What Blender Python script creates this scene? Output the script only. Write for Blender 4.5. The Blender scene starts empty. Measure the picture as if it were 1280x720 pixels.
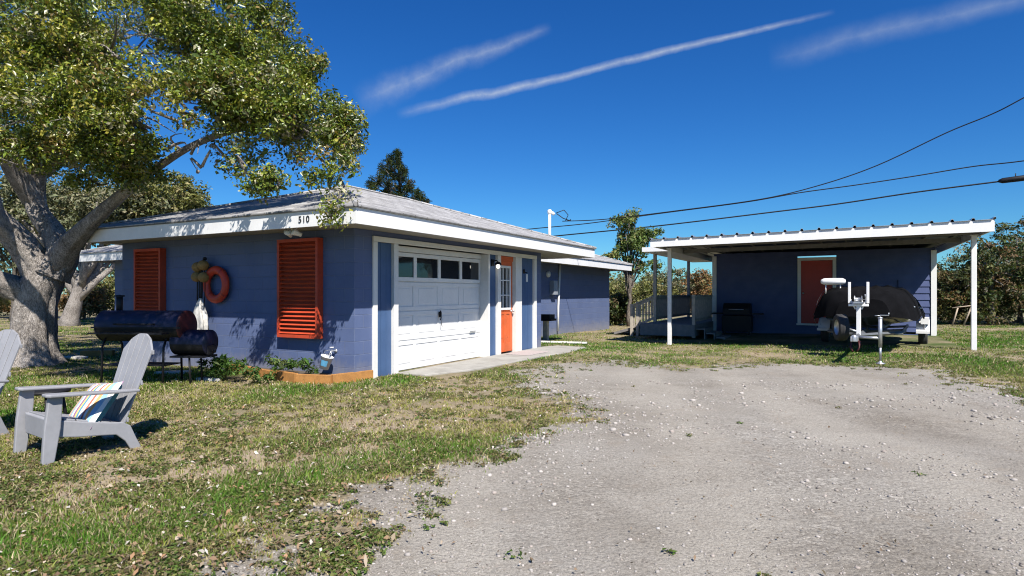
import bpy, math, random
import numpy as np
from mathutils import Vector, Matrix
random.seed(7)
rng = np.random.default_rng(7)
scene = bpy.context.scene
col = scene.collection
R = math.radians
EYE, F, CX, HY = 1.35, 760.0, 640.0, 366.5     # eye height, focal length in 1280-wide pixels, horizon row

def at(px, py, depth):
    return Vector(((px - CX) / F * depth, depth, EYE - (py - HY) / F * depth))

# ------------------------------------------------------------------ noise
_tab = np.random.default_rng(3).random((256, 256))
def vnoise(x, y, s=1.0, off=0):
    x = np.asarray(x, float) / s + 37.3 + off * 17.7; y = np.asarray(y, float) / s + 91.1 + off * 5.3
    xi = np.floor(x).astype(int); yi = np.floor(y).astype(int)
    fx = x - xi; fy = y - yi
    fx = fx * fx * (3 - 2 * fx); fy = fy * fy * (3 - 2 * fy)
    a = _tab[xi % 256, yi % 256]; b = _tab[(xi + 1) % 256, yi % 256]
    c = _tab[xi % 256, (yi + 1) % 256]; d = _tab[(xi + 1) % 256, (yi + 1) % 256]
    return (a * (1 - fx) + b * fx) * (1 - fy) + (c * (1 - fx) + d * fx) * fy
def fbm(x, y, s=1.0, off=0, n=4):
    t = 0; a = .5; tot = 0
    for k in range(n):
        t = t + a * vnoise(x, y, s / 2 ** k, off + k * 3); tot += a; a *= .55
    return t / tot
def sstep(a, b, x):
    t = np.clip((np.asarray(x, float) - a) / (b - a), 0, 1)
    return t * t * (3 - 2 * t)

# ------------------------------------------------------------------ materials
def nmat(name):
    m = bpy.data.materials.new(name); m.use_nodes = True
    nt = m.node_tree; b = nt.nodes['Principled BSDF']
    return m, nt, b
def N(nt, t, **kw):
    n = nt.nodes.new(t)
    for k, v in kw.items(): setattr(n, k, v)
    return n
def ramp(nt, fac, stops):
    r = N(nt, 'ShaderNodeValToRGB')
    e = r.color_ramp.elements
    while len(e) < len(stops): e.new(.5)
    for i, (p, c) in enumerate(stops):
        e[i].position = p; e[i].color = (*c, 1) if len(c) == 3 else c
    nt.links.new(fac, r.inputs['Fac']); return r.outputs['Color']
def noise_out(nt, vec, scale, detail=5, rough=.6):
    n = N(nt, 'ShaderNodeTexNoise'); n.inputs['Scale'].default_value = scale
    n.inputs['Detail'].default_value = detail; n.inputs['Roughness'].default_value = rough
    if vec is not None: nt.links.new(vec, n.inputs['Vector'])
    return n.outputs['Fac']
def mixc(nt, fac, a, b, mode='MIX'):
    m = N(nt, 'ShaderNodeMix'); m.data_type = 'RGBA'; m.blend_type = mode
    for s, v in ((m.inputs[0], fac), (m.inputs[6], a), (m.inputs[7], b)):
        if hasattr(v, 'is_output'): nt.links.new(v, s)
        elif isinstance(v, (int, float)): s.default_value = v
        else: s.default_value = (*v, 1)
    return m.outputs[2]
def math_(nt, op, a, b=None, c=None, clamp=False):
    m = N(nt, 'ShaderNodeMath'); m.operation = op; m.use_clamp = clamp
    for i, v in enumerate((a, b, c)):
        if v is None: continue
        if hasattr(v, 'is_output'): nt.links.new(v, m.inputs[i])
        else: m.inputs[i].default_value = v
    return m.outputs[0]
def bump(nt, b, h, strength=.3, dist=.01, prev=None):
    n = N(nt, 'ShaderNodeBump'); n.inputs['Strength'].default_value = strength; n.inputs['Distance'].default_value = dist
    nt.links.new(h, n.inputs['Height'])
    if prev is not None: nt.links.new(prev, n.inputs['Normal'])
    nt.links.new(n.outputs['Normal'], b.inputs['Normal']); return n.outputs['Normal']
def simple(name, c, rough=.6, metal=0, var=.18, scale=6, bs=.15, bscale=60, spec=.5):
    m, nt, b = nmat(name)
    tc = N(nt, 'ShaderNodeTexCoord').outputs['Object']
    n1 = noise_out(nt, tc, scale); n2 = noise_out(nt, tc, scale * 7, 3)
    f = math_(nt, 'ADD', math_(nt, 'MULTIPLY', n1, .65), math_(nt, 'MULTIPLY', n2, .35))
    lo = tuple(x * (1 - var) for x in c); hi = tuple(min(1, x * (1 + var * .7)) for x in c)
    nt.links.new(ramp(nt, f, [(.32, lo), (.62, hi)]), b.inputs['Base Color'])
    b.inputs['Roughness'].default_value = rough; b.inputs['Metallic'].default_value = metal
    b.inputs['Specular IOR Level'].default_value = spec
    if bs: bump(nt, b, noise_out(nt, tc, bscale, 3), bs, .004)
    return m

M = {}
M['white'] = simple('white_paint', (.78, .77, .75), .5, var=.07, scale=2.5, bs=.06)
M['white_trim'] = simple('white_trim_paint', (.76, .74, .70), .5, var=.08, scale=3, bs=.06)
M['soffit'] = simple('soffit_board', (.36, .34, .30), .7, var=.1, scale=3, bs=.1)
M['orange'] = simple('orange_paint', (.64, .125, .035), .5, var=.16, scale=4, bs=.05)
M['red_orange'] = simple('shutter_paint', (.50, .062, .022), .55, var=.2, scale=4, bs=.05)
M['red'] = simple('red_paint', (.46, .035, .02), .45, var=.1, bs=.05)
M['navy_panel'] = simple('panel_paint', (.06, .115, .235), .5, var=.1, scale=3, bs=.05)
M['black'] = simple('black_metal', (.012, .012, .014), .55, var=.3, bs=.1, spec=.3)
M['rubber'] = simple('tyre_rubber', (.035, .034, .034), .8, var=.3, bs=.25)
M['galv'] = simple('galvanised_metal', (.52, .53, .54), .42, .75, var=.15, scale=8, bs=.08)
M['grey_metal'] = simple('grey_painted_metal', (.33, .36, .40), .5, .2, var=.12, bs=.08)
M['resin'] = simple('grey_resin', (.28, .28, .292), .6, var=.12, scale=3, bs=.05)
M['grill_blue'] = simple('grill_enamel', (.006, .008, .032), .55, .0, var=.5, scale=9, bs=.12)
M['grill_red'] = simple('grill_end_red', (.065, .010, .010), .6, var=.4, scale=9, bs=.12)
M['float'] = simple('float_cork', (.36, .20, .06), .8, var=.3, scale=30, bs=.4)
M['ring'] = simple('ring_orange', (.66, .055, .018), .5, var=.15, bs=.08)
M['cloth'] = simple('white_cloth', (.52, .50, .46), .9, var=.3, scale=20, bs=.4)
M['timber'] = simple('orange_timber', (.40, .185, .05), .75, var=.3, scale=9, bs=.3)
M['wood_grey'] = simple('weathered_wood', (.46, .40, .32), .85, var=.3, scale=10, bs=.4)
M['deck_wood'] = simple('deck_boards', (.20, .19, .18), .85, var=.25, scale=8, bs=.4)
M['cover'] = simple('boat_cover_fabric', (.005, .005, .006), .95, var=.4, scale=5, bs=.5, bscale=18, spec=.1)
M['hull'] = simple('boat_hull_gelcoat', (.025, .027, .035), .2, var=.2, bs=0)
M['tan'] = simple('tan_board', (.42, .33, .24), .8, var=.15)
M['stone'] = simple('pale_stone', (.50, .48, .44), .85, var=.25, scale=12, bs=.5)
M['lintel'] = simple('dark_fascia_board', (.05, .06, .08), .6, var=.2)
M['mat'] = simple('doormat_fibre', (.42, .36, .34), .95, var=.25, scale=40, bs=.5)
M['ink'] = simple('black_numerals', (.015, .015, .015), .5, var=.1, bs=0)
M['blue_print'] = simple('blue_label_print', (.10, .32, .50), .5, var=.2, bs=0)
M['curtain'] = simple('curtain_cloth', (.36, .40, .42), .9, var=.25, scale=14, bs=.2)

def mat_glass(name, c, rough=.04):
    m, nt, b = nmat(name)
    b.inputs['Base Color'].default_value = (*c, 1); b.inputs['Roughness'].default_value = rough
    b.inputs['Specular IOR Level'].default_value = .8
    tc = N(nt, 'ShaderNodeTexCoord').outputs['Object']
    bump(nt, b, noise_out(nt, tc, 1.6, 2), .08, .05)
    return m
M['glass'] = mat_glass('dark_window_glass', (.018, .02, .024))
def mat_pane():
    m, nt, b = nmat('clear_pane')
    b.inputs['Base Color'].default_value = (.9, .95, .95, 1); b.inputs['Roughness'].default_value = .02
    b.inputs['Transmission Weight'].default_value = 1; b.inputs['IOR'].default_value = 1.12
    return m
M['pane'] = mat_pane()
def mat_bulb():
    m, nt, b = nmat('lit_bulb')
    b.inputs['Emission Color'].default_value = (1, .93, .8, 1); b.inputs['Emission Strength'].default_value = 3
    return m
M['bulb'] = mat_bulb()

def mat_block():
    m, nt, b = nmat('painted_block_wall')
    uv = N(nt, 'ShaderNodeTexCoord').outputs['UV']
    ob = N(nt, 'ShaderNodeTexCoord').outputs['Object']
    br = N(nt, 'ShaderNodeTexBrick'); br.inputs['Scale'].default_value = 1
    br.inputs['Brick Width'].default_value = .406; br.inputs['Row Height'].default_value = .203
    br.inputs['Mortar Size'].default_value = .0055; br.inputs['Mortar Smooth'].default_value = .4
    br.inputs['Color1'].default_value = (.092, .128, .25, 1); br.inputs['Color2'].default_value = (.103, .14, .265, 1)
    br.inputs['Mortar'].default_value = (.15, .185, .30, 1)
    nt.links.new(uv, br.inputs['Vector'])
    n = noise_out(nt, ob, 1.7, 6); n2 = noise_out(nt, ob, 22, 4)
    v = ramp(nt, math_(nt, 'ADD', math_(nt, 'MULTIPLY', n, .7), math_(nt, 'MULTIPLY', n2, .3)), [(.3, (.88, .88, .88)), (.65, (1.06, 1.06, 1.06))])
    c = mixc(nt, 1, br.outputs['Color'], v, 'MULTIPLY')
    sz = N(nt, 'ShaderNodeSeparateXYZ'); nt.links.new(ob, sz.inputs[0])
    dirt = math_(nt, 'SUBTRACT', math_(nt, 'MULTIPLY', noise_out(nt, ob, 5, 6, .7), .75), sz.outputs[2])
    c = mixc(nt, ramp(nt, dirt, [(.0, (0, 0, 0)), (.4, (.55, .55, .55))]), c, (.30, .27, .23))
    fade = ramp(nt, noise_out(nt, ob, .8, 5, .65), [(.42, (0, 0, 0)), (.75, (.35, .35, .35))])
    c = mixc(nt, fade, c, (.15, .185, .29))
    nt.links.new(c, b.inputs['Base Color'])
    b.inputs['Roughness'].default_value = .62
    p = bump(nt, b, noise_out(nt, ob, 90, 4), .25, .004)
    inv = math_(nt, 'SUBTRACT', 1, br.outputs['Fac'])
    bump(nt, b, inv, .8, .01, p)
    return m
M['block'] = mat_block()

def mat_shingle():
    m, nt, b = nmat('grey_roof_shingles')
    uv = N(nt, 'ShaderNodeTexCoord').outputs['UV']; ob = N(nt, 'ShaderNodeTexCoord').outputs['Object']
    br = N(nt, 'ShaderNodeTexBrick'); br.inputs['Scale'].default_value = 1
    br.inputs['Brick Width'].default_value = .30; br.inputs['Row Height'].default_value = .14
    br.inputs['Mortar Size'].default_value = .008; br.inputs['Mortar Smooth'].default_value = .3
    br.inputs['Color1'].default_value = (.30, .29, .28, 1); br.inputs['Color2'].default_value = (.47, .46, .45, 1)
    br.inputs['Mortar'].default_value = (.13, .125, .12, 1); br.offset = .37
    nt.links.new(uv, br.inputs['Vector'])
    n = noise_out(nt, ob, 3, 6); n2 = noise_out(nt, ob, 160, 2)
    c = mixc(nt, 1, br.outputs['Color'], ramp(nt, n, [(.3, (.75, .75, .75)), (.7, (1.1, 1.1, 1.1))]), 'MULTIPLY')
    c = mixc(nt, .6, c, ramp(nt, n2, [(.3, (.6, .6, .6)), (.7, (1.25, 1.25, 1.25))]), 'MULTIPLY')
    nt.links.new(c, b.inputs['Base Color']); b.inputs['Roughness'].default_value = .9
    bump(nt, b, math_(nt, 'SUBTRACT', 1, br.outputs['Fac']), .8, .012)
    return m
M['shingle'] = mat_shingle()

def mat_concrete():
    m, nt, b = nmat('concrete')
    ob = N(nt, 'ShaderNodeTexCoord').outputs['Object']
    n = noise_out(nt, ob, 2.2, 8, .7); n2 = noise_out(nt, ob, 55, 4)
    c = ramp(nt, n, [(.3, (.27, .25, .22)), (.55, (.38, .36, .32)), (.75, (.43, .41, .37))])
    c = mixc(nt, .5, c, ramp(nt, n2, [(.3, (.75, .75, .75)), (.7, (1.15, 1.15, 1.15))]), 'MULTIPLY')
    nt.links.new(c, b.inputs['Base Color']); b.inputs['Roughness'].default_value = .9
    bump(nt, b, n2, .4, .006); return m
M['concrete'] = mat_concrete()

def mat_siding():
    m, nt, b = nmat('blue_lap_siding')
    ob = N(nt, 'ShaderNodeTexCoord').outputs['Object']
    n = noise_out(nt, ob, 3, 5)
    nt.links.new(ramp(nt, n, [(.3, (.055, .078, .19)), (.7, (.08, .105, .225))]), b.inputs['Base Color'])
    b.inputs['Roughness'].default_value = .6
    bump(nt, b, noise_out(nt, ob, 50, 3), .15, .004); return m
M['siding'] = mat_siding()

def mat_bark(name, lo, hi, sc=7):
    m, nt, b = nmat(name)
    ob = N(nt, 'ShaderNodeTexCoord').outputs['Object']
    mp = N(nt, 'ShaderNodeMapping'); mp.inputs['Scale'].default_value = (1, 1, .38); nt.links.new(ob, mp.inputs['Vector'])
    vo = N(nt, 'ShaderNodeTexVoronoi'); vo.inputs['Scale'].default_value = sc * 4.5; vo.feature = 'DISTANCE_TO_EDGE'
    w = N(nt, 'ShaderNodeTexNoise'); w.inputs['Scale'].default_value = sc * 1.3; w.inputs['Detail'].default_value = 5
    nt.links.new(mp.outputs[0], w.inputs['Vector'])
    mixv = mixc(nt, .3, mp.outputs[0], w.outputs['Color']); nt.links.new(mixv, vo.inputs['Vector'])
    n = noise_out(nt, ob, sc * .35, 6, .7); n3 = noise_out(nt, mp.outputs[0], sc * 5, 5, .7)
    h = math_(nt, 'MULTIPLY', math_(nt, 'MINIMUM', math_(nt, 'MULTIPLY', vo.outputs['Distance'], 3.2), 1), 1)
    f = math_(nt, 'ADD', math_(nt, 'MULTIPLY', h, .13), math_(nt, 'ADD', math_(nt, 'MULTIPLY', n, .45), math_(nt, 'MULTIPLY', n3, .45)))
    nt.links.new(ramp(nt, f, [(.37, lo), (.63, hi)]), b.inputs['Base Color'])
    b.inputs['Roughness'].default_value = .95
    p = bump(nt, b, n3, .9, .03); bump(nt, b, h, .55, .02, p)
    return m
M['oak_bark'] = mat_bark('oak_bark', (.085, .072, .06), (.52, .465, .415))
M['bark'] = mat_bark('grey_bark', (.07, .06, .05), (.26, .22, .18), 5)

def mat_leaf(name, trans=.25, rough=.42, spec=.5):
    m, nt, b = nmat(name)
    a = N(nt, 'ShaderNodeAttribute'); a.attribute_name = 'Col'
    nt.links.new(a.outputs['Color'], b.inputs['Base Color'])
    b.inputs['Roughness'].default_value = rough; b.inputs['Specular IOR Level'].default_value = spec
    t = N(nt, 'ShaderNodeBsdfTranslucent')
    nt.links.new(mixc(nt, 1, a.outputs['Color'], (1.25, 1.3, .55), 'MULTIPLY'), t.inputs['Color'])
    mx = N(nt, 'ShaderNodeMixShader'); mx.inputs[0].default_value = trans
    nt.links.new(b.outputs[0], mx.inputs[1]); nt.links.new(t.outputs[0], mx.inputs[2])
    nt.links.new(mx.outputs[0], nt.nodes['Material Output'].inputs['Surface'])
    return m
M['leaf'] = mat_leaf('leaf', .2, .36, .6)
M['leaf_dull'] = mat_leaf('leaf_dull', .25, .6, .3)
M['grass'] = mat_leaf('grass_blade', .3, .6, .25)
M['litter'] = mat_leaf('dry_leaf', .1, .8, .2)

def mat_pebble():
    m, nt, b = nmat('pebble')
    a = N(nt, 'ShaderNodeAttribute'); a.attribute_name = 'Col'
    nt.links.new(a.outputs['Color'], b.inputs['Base Color']); b.inputs['Roughness'].default_value = .85
    return m
M['pebble'] = mat_pebble()

def mat_ground():
    m, nt, b = nmat('ground_surface')
    ob = N(nt, 'ShaderNodeTexCoord').outputs['Object']
    a = N(nt, 'ShaderNodeAttribute'); a.attribute_name = 'mask'      # r gravel, g green, b bare straw
    sep = N(nt, 'ShaderNodeSeparateColor'); nt.links.new(a.outputs['Color'], sep.inputs[0])
    g, gr, st = sep.outputs[0], sep.outputs[1], sep.outputs[2]
    # soil and thatch
    n = noise_out(nt, ob, 9, 8, .75); n2 = noise_out(nt, ob, 60, 5, .7); n3 = noise_out(nt, ob, 1.2, 5)
    nn = math_(nt, 'ADD', math_(nt, 'MULTIPLY', n, .5), math_(nt, 'MULTIPLY', n2, .5))
    thatch = ramp(nt, nn, [(.34, (.11, .09, .055)), (.5, (.25, .20, .125)), (.64, (.42, .35, .24))])
    green = ramp(nt, nn, [(.3, (.035, .055, .012)), (.55, (.075, .11, .028)), (.75, (.16, .17, .06))])
    straw = ramp(nt, nn, [(.3, (.22, .165, .11)), (.55, (.36, .29, .20)), (.75, (.46, .38, .28))])
    c = mixc(nt, gr, thatch, green); c = mixc(nt, st, c, straw)
    # gravel
    vo = N(nt, 'ShaderNodeTexVoronoi'); vo.inputs['Scale'].default_value = 42; nt.links.new(ob, vo.inputs['Vector'])
    vo2 = N(nt, 'ShaderNodeTexVoronoi'); vo2.inputs['Scale'].default_value = 105; nt.links.new(ob, vo2.inputs['Vector'])
    big = ramp(nt, noise_out(nt, ob, .55, 6, .65), [(.28, (.21, .185, .15)), (.48, (.285, .260, .221)), (.7, (.335, .312, .273))])
    sc = N(nt, 'ShaderNodeSeparateColor'); nt.links.new(vo.outputs['Color'], sc.inputs[0])
    sc2 = N(nt, 'ShaderNodeSeparateColor'); nt.links.new(vo2.outputs['Color'], sc2.inputs[0])
    st1 = ramp(nt, sc.outputs[0], [(.0, (.66, .64, .62)), (.55, (.98, .98, .98)), (.9, (1.1, 1.1, 1.1)), (1, (1.45, 1.45, 1.45))])
    st2 = ramp(nt, sc2.outputs[0], [(.0, (.72, .71, .70)), (.5, (1, 1, 1)), (1, (1.22, 1.22, 1.22))])
    cm = ramp(nt, noise_out(nt, ob, .7, 4, .6), [(.38, (.12, .12, .12)), (.62, (.8, .8, .8))])
    cmv = N(nt, 'ShaderNodeSeparateColor'); nt.links.new(cm, cmv.inputs[0]); cmv = cmv.outputs[0]
    grav = mixc(nt, math_(nt, 'MULTIPLY', cmv, .8), mixc(nt, cmv, big, st1, 'MULTIPLY'), st2, 'MULTIPLY')
    
    sx = N(nt, 'ShaderNodeSeparateXYZ'); nt.links.new(ob, sx.inputs[0])
    wob = math_(nt, 'MULTIPLY', math_(nt, 'SUBTRACT', noise_out(nt, ob, .35, 3), .5), 2.2)
    trk = math_(nt, 'ADD', math_(nt, 'ADD', sx.outputs[0], math_(nt, 'MULTIPLY', sx.outputs[1], -.12)), wob)
    trk = math_(nt, 'ABSOLUTE', math_(nt, 'SINE', math_(nt, 'MULTIPLY', trk, 1.9)))
    trk = math_(nt, 'MULTIPLY', ramp(nt, trk, [(.55, (0, 0, 0)), (.95, (1, 1, 1))]), noise_out(nt, ob, 1.1, 5, .7))
    grav = mixc(nt, math_(nt, 'MULTIPLY', trk, .85), grav, (.375, .342, .288))
    pat = ramp(nt, noise_out(nt, ob, 2.6, 6, .7), [(.56, (0, 0, 0)), (.70, (1, 1, 1))])
    grav = mixc(nt, .8, grav, ramp(nt, n2, [(.32, (.55, .54, .52)), (.5, (1, 1, 1)), (.68, (1.25, 1.25, 1.25))]), 'MULTIPLY')
    n4 = noise_out(nt, ob, 170, 3, .7)
    grav = mixc(nt, .8, grav, ramp(nt, n4, [(.35, (.6, .6, .6)), (.5, (1, 1, 1)), (.65, (1.3, 1.3, 1.3))]), 'MULTIPLY')
    grav = mixc(nt, math_(nt, 'MULTIPLY', pat, .5), grav, (.25, .205, .155))
    spots = math_(nt, 'GREATER_THAN', noise_out(nt, ob, 15, 3, .5), .70)
    grav = mixc(nt, math_(nt, 'MULTIPLY', spots, .55), grav, (.13, .11, .085))
    edge = math_(nt, 'ADD', g, math_(nt, 'MULTIPLY', math_(nt, 'SUBTRACT', n, .5), 1.3))
    edge = ramp(nt, edge, [(.40, (0, 0, 0)), (.60, (1, 1, 1))])
    nt.links.new(mixc(nt, edge, c, grav), b.inputs['Base Color'])
    b.inputs['Roughness'].default_value = .95; b.inputs['Specular IOR Level'].default_value = .2
    p = bump(nt, b, n2, .55, .014); p = bump(nt, b, vo.outputs['Distance'], .35, -.012, p); bump(nt, b, n, .5, .03, p)
    return m
M['ground'] = mat_ground()

def mat_stripes():
    m, nt, b = nmat('striped_cushion_fabric')
    uv = N(nt, 'ShaderNodeTexCoord').outputs['Object']
    sp = N(nt, 'ShaderNodeSeparateXYZ'); nt.links.new(uv, sp.inputs[0])
    t = math_(nt, 'FRACT', math_(nt, 'MULTIPLY', math_(nt, 'ADD', sp.outputs[0], 3), 3.6))
    r = N(nt, 'ShaderNodeValToRGB'); r.color_ramp.interpolation = 'CONSTANT'
    cs = [(.72, .70, .66), (.62, .16, .10), (.70, .68, .62), (.72, .36, .14), (.25, .42, .58), (.72, .70, .66), (.30, .14, .26), (.68, .55, .18), (.10, .30, .42), (.70, .60, .55)]
    e = r.color_ramp.elements
    while len(e) < len(cs): e.new(.5)
    for i, c in enumerate(cs): e[i].position = i / len(cs); e[i].color = (*c, 1)
    nt.links.new(t, r.inputs['Fac']); nt.links.new(r.outputs['Color'], b.inputs['Base Color']); b.inputs['Roughness'].default_value = .9
    return m
M['stripes'] = mat_stripes()
M['teal'] = simple('teal_cushion_back', (.03, .16, .22), .9, var=.2)

# ------------------------------------------------------------------ mesh builder
class MB:
    def __init__(s): s.v = []; s.f = []; s.sm = []
    def add(s, vs, fs, smooth=False):
        o = len(s.v); s.v += [tuple(v) for v in vs]
        for f in fs: s.f.append([i + o for i in f]); s.sm.append(smooth)
        return s
    def box(s, x0, x1, y0, y1, z0, z1, mx=None):
        vs = [(x, y, z) for z in (z0, z1) for y in (y0, y1) for x in (x0, x1)]
        if mx is not None: vs = [mx @ Vector(v) for v in vs]
        return s.add(vs, [(0, 2, 3, 1), (4, 5, 7, 6), (0, 1, 5, 4), (2, 6, 7, 3), (0, 4, 6, 2), (1, 3, 7, 5)])
    def prism(s, poly, a, b, mp):
        """extrude a 2-D outline between a and b; mp(u, w, t) gives the point"""
        n = len(poly)
        vs = [mp(p[0], p[1], a) for p in poly] + [mp(p[0], p[1], b) for p in poly]
        fs = [list(range(n))[::-1], list(range(n, 2 * n))] + [(i, (i + 1) % n, n + (i + 1) % n, n + i) for i in range(n)]
        return s.add(vs, fs)
    def tube(s, pts, rad, n=8, caps=True, smooth=True, jit=0):
        pts = [Vector(p) for p in pts]; k = len(pts)
        if not hasattr(rad, '__len__'): rad = [rad] * k
        up = None; vs = []
        for i, p in enumerate(pts):
            d = (pts[min(i + 1, k - 1)] - pts[max(i - 1, 0)]).normalized()
            if up is None:
                up = Vector((0, 0, 1)) if abs(d.z) < .9 else Vector((1, 0, 0))
            a = d.cross(up); a = a.normalized() if a.length > 1e-6 else d.orthogonal().normalized()
            c = a.cross(d).normalized(); up = c
            for j in range(n):
                t = 2 * math.pi * j / n
                r = rad[i] * (1 + (random.uniform(-jit, jit) if jit else 0))
                vs.append(p + (a * math.cos(t) + c * math.sin(t)) * r)
        fs = [(i * n + j, i * n + (j + 1) % n, (i + 1) * n + (j + 1) % n, (i + 1) * n + j) for i in range(k - 1) for j in range(n)]
        s.add(vs, fs, smooth)
        if caps:
            o = len(s.v) - len(vs)
            s.f.append([o + j for j in range(n)][::-1]); s.f.append([o + (k - 1) * n + j for j in range(n)]); s.sm += [False, False]
        return s
    def rough_tube(s, pts, rad, n=30, seed=0, amp=.17):
        P = [Vector(p) for p in pts]; out = []; rr = []
        for i in range(len(P) - 1):
            p0, p1, p2, p3 = P[max(0, i - 1)], P[i], P[i + 1], P[min(len(P) - 1, i + 2)]; m = max(3, int((p2 - p1).length / .07))
            for k in range(m):
                t = k / m; out.append(.5 * ((2 * p1) + (p2 - p0) * t + (2 * p0 - 5 * p1 + 4 * p2 - p3) * t * t + (3 * p1 - p0 - 3 * p2 + p3) * t ** 3)); rr.append(rad[i] + (rad[i + 1] - rad[i]) * t)
        out.append(P[-1]); rr.append(rad[-1]); o = len(s.v); s.tube(out, rr, n)
        for i, c in enumerate(out):
            for j in range(n):
                v = Vector(s.v[o + i * n + j]); d = v - c; a = 2 * math.pi * j / n
                ca, sa = math.cos(a) * 2, math.sin(a) * 2
                h = float(vnoise(ca * 1.2 + i * .05 + seed * 9, sa * 1.2 - i * .03, .8)) - .5 + .6 * (float(vnoise(ca * 4 + i * .03 + seed, sa * 4 + i * .09, .8)) - .5) + .35 * (float(vnoise(ca * 9 + i * .2, sa * 9 + seed + i * .25, .8)) - .5)
                s.v[o + i * n + j] = tuple(c + d * (1 + amp * 2 * h))
        return s
    def lathe(s, prof, n=20, mx=None, smooth=True):
        """prof: list of (radius, height) around z"""
        vs = []
        for r, z in prof:
            for j in range(n):
                t = 2 * math.pi * j / n
                v = Vector((r * math.cos(t), r * math.sin(t), z)); vs.append(mx @ v if mx is not None else v)
        k = len(prof)
        fs = [(i * n + j, i * n + (j + 1) % n, (i + 1) * n + (j + 1) % n, (i + 1) * n + j) for i in range(k - 1) for j in range(n)]
        return s.add(vs, fs, smooth)
    def grid(s, P, smooth=True, closed=False):
        r = len(P); c = len(P[0]); vs = [p for row in P for p in row]
        cc = c if closed else c - 1
        return s.add(vs, [(i * c + j, i * c + (j + 1) % c, (i + 1) * c + (j + 1) % c, (i + 1) * c + j) for i in range(r - 1) for j in range(cc)], smooth)
    def build(s, name, mat, parent=None, bevel=0, loc=None):
        me = bpy.data.meshes.new(name); me.from_pydata(s.v, [], s.f); me.update()
        me.polygons.foreach_set('use_smooth', s.sm)
        uv = me.uv_layers.new(name='UVMap'); d = np.zeros(len(me.loops) * 2)
        for p in me.polygons:
            n = p.normal
            if abs(n.z) > .97: t = Vector((1, 0, 0)); bt = Vector((0, 1, 0))
            else:
                t = Vector((0, 0, 1)).cross(n).normalized(); bt = n.cross(t)
            for li in p.loop_indices:
                co = me.vertices[me.loops[li].vertex_index].co
                d[2 * li] = co.dot(t); d[2 * li + 1] = co.dot(bt)
        uv.data.foreach_set('uv', d)
        me.materials.append(mat)
        o = bpy.data.objects.new(name, me); col.objects.link(o)
        if parent is not None: o.parent = parent
        if loc is not None: o.location = loc
        if bevel:
            b = o.modifiers.new('bevel', 'BEVEL'); b.width = bevel; b.segments = 2; b.limit_method = 'ANGLE'
        return o
def npmesh(name, V, Fa, mat, parent=None, colr=None, smooth=False):
    """V (n,3), Fa (m,k) with equal k"""
    me = bpy.data.meshes.new(name); V = np.asarray(V, np.float32); Fa = np.asarray(Fa, np.int32); k = Fa.shape[1]
    me.vertices.add(len(V)); me.vertices.foreach_set('co', V.ravel())
    me.loops.add(Fa.size); me.loops.foreach_set('vertex_index', Fa.ravel())
    me.polygons.add(len(Fa)); me.polygons.foreach_set('loop_start', np.arange(0, Fa.size, k, dtype=np.int32))
    me.update(calc_edges=True)
    if smooth: me.polygons.foreach_set('use_smooth', np.ones(len(Fa), bool))
    if colr is not None:
        c = me.color_attributes.new(name='Col' if colr[0] == 'Col' else colr[0], type='FLOAT_COLOR', domain='POINT')
        cc = np.ones((len(V), 4), np.float32); cc[:, :3] = colr[1]; c.data.foreach_set('color', cc.ravel())
    me.materials.append(mat)
    o = bpy.data.objects.new(name, me); col.objects.link(o)
    if parent is not None: o.parent = parent
    return o
def tag(o, label, cat, group=None, kind=None):
    o['label'] = label; o['category'] = cat
    if group: o['group'] = group
    if kind: o['kind'] = kind
    return o
def empty(name, loc, rz=0, label=None, cat=None, group=None):
    o = bpy.data.objects.new(name, None); col.objects.link(o); o.location = loc; o.rotation_euler = (0, 0, rz)
    o.empty_display_size = .2
    if label: tag(o, label, cat, group)
    return o

# ------------------------------------------------------------------ ground
U = Vector((.4748, .8801, 0)); V_ = Vector((-.8801, .4748, 0)); C0 = Vector((-2.394, 9.235, 0))
HROT = math.atan2(.8801, .4748)
def hw(u, v, z=0): return C0 + U * u + V_ * v + Vector((0, 0, z))
CR = Vector((9.90, 12.47, 0)); CROT = math.atan2(-.4748, .8801)
def cw(x, y, z=0): return CR + Vector((.8801, -.4748, 0)) * x + Vector((.4748, .8801, 0)) * y + Vector((0, 0, z))

DRIVE = np.array([(-1.6, -8), (-1.8, 1.5), (-1.42, 2.9), (-1.15, 3.62), (-.78, 4.39), (-.2, 5.04), (.62, 6.28), (.62, 7.7), (.12, 9.2), (.1, 10.2), (.85, 11.4), (1.94, 12.1), (2.95, 11.6), (5.3, 12.2), (7.1, 11.2), (7.2, 9), (6.8, 7.4), (6.5, 5.5), (6.2, 3), (6.2, -8)])
def sdist(x, y, P):
    x = np.asarray(x, float); y = np.asarray(y, float)
    d = np.full(x.shape, 1e9); ins = np.zeros(x.shape, bool); n = len(P)
    for i in range(n):
        ax, ay = P[i]; bx, by = P[(i + 1) % n]
        ex, ey = bx - ax, by - ay
        t = np.clip(((x - ax) * ex + (y - ay) * ey) / (ex * ex + ey * ey), 0, 1)
        d = np.minimum(d, np.hypot(x - ax - t * ex, y - ay - t * ey))
        cond = ((ay > y) != (by > y)) & (x < (bx - ax) * (y - ay) / (by - ay + 1e-12) + ax)
        ins ^= cond
    return np.where(ins, d, -d)
def gauss(x, y, cx, cy, sx, sy, rot=0):
    c, s = math.cos(rot), math.sin(rot); dx, dy = x - cx, y - cy
    a = (dx * c + dy * s) / sx; b = (-dx * s + dy * c) / sy
    return np.exp(-(a * a + b * b))
def gravel(x, y):
    d = sdist(x, y, DRIVE)
    w = .8 + .7 * sstep(6, 11, x * 0 + y)
    return sstep(-w, w, d + (fbm(x, y, .9, 1) - .5) * 1.9 + (fbm(x, y, .22, 2) - .5) * 1.0)
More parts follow.
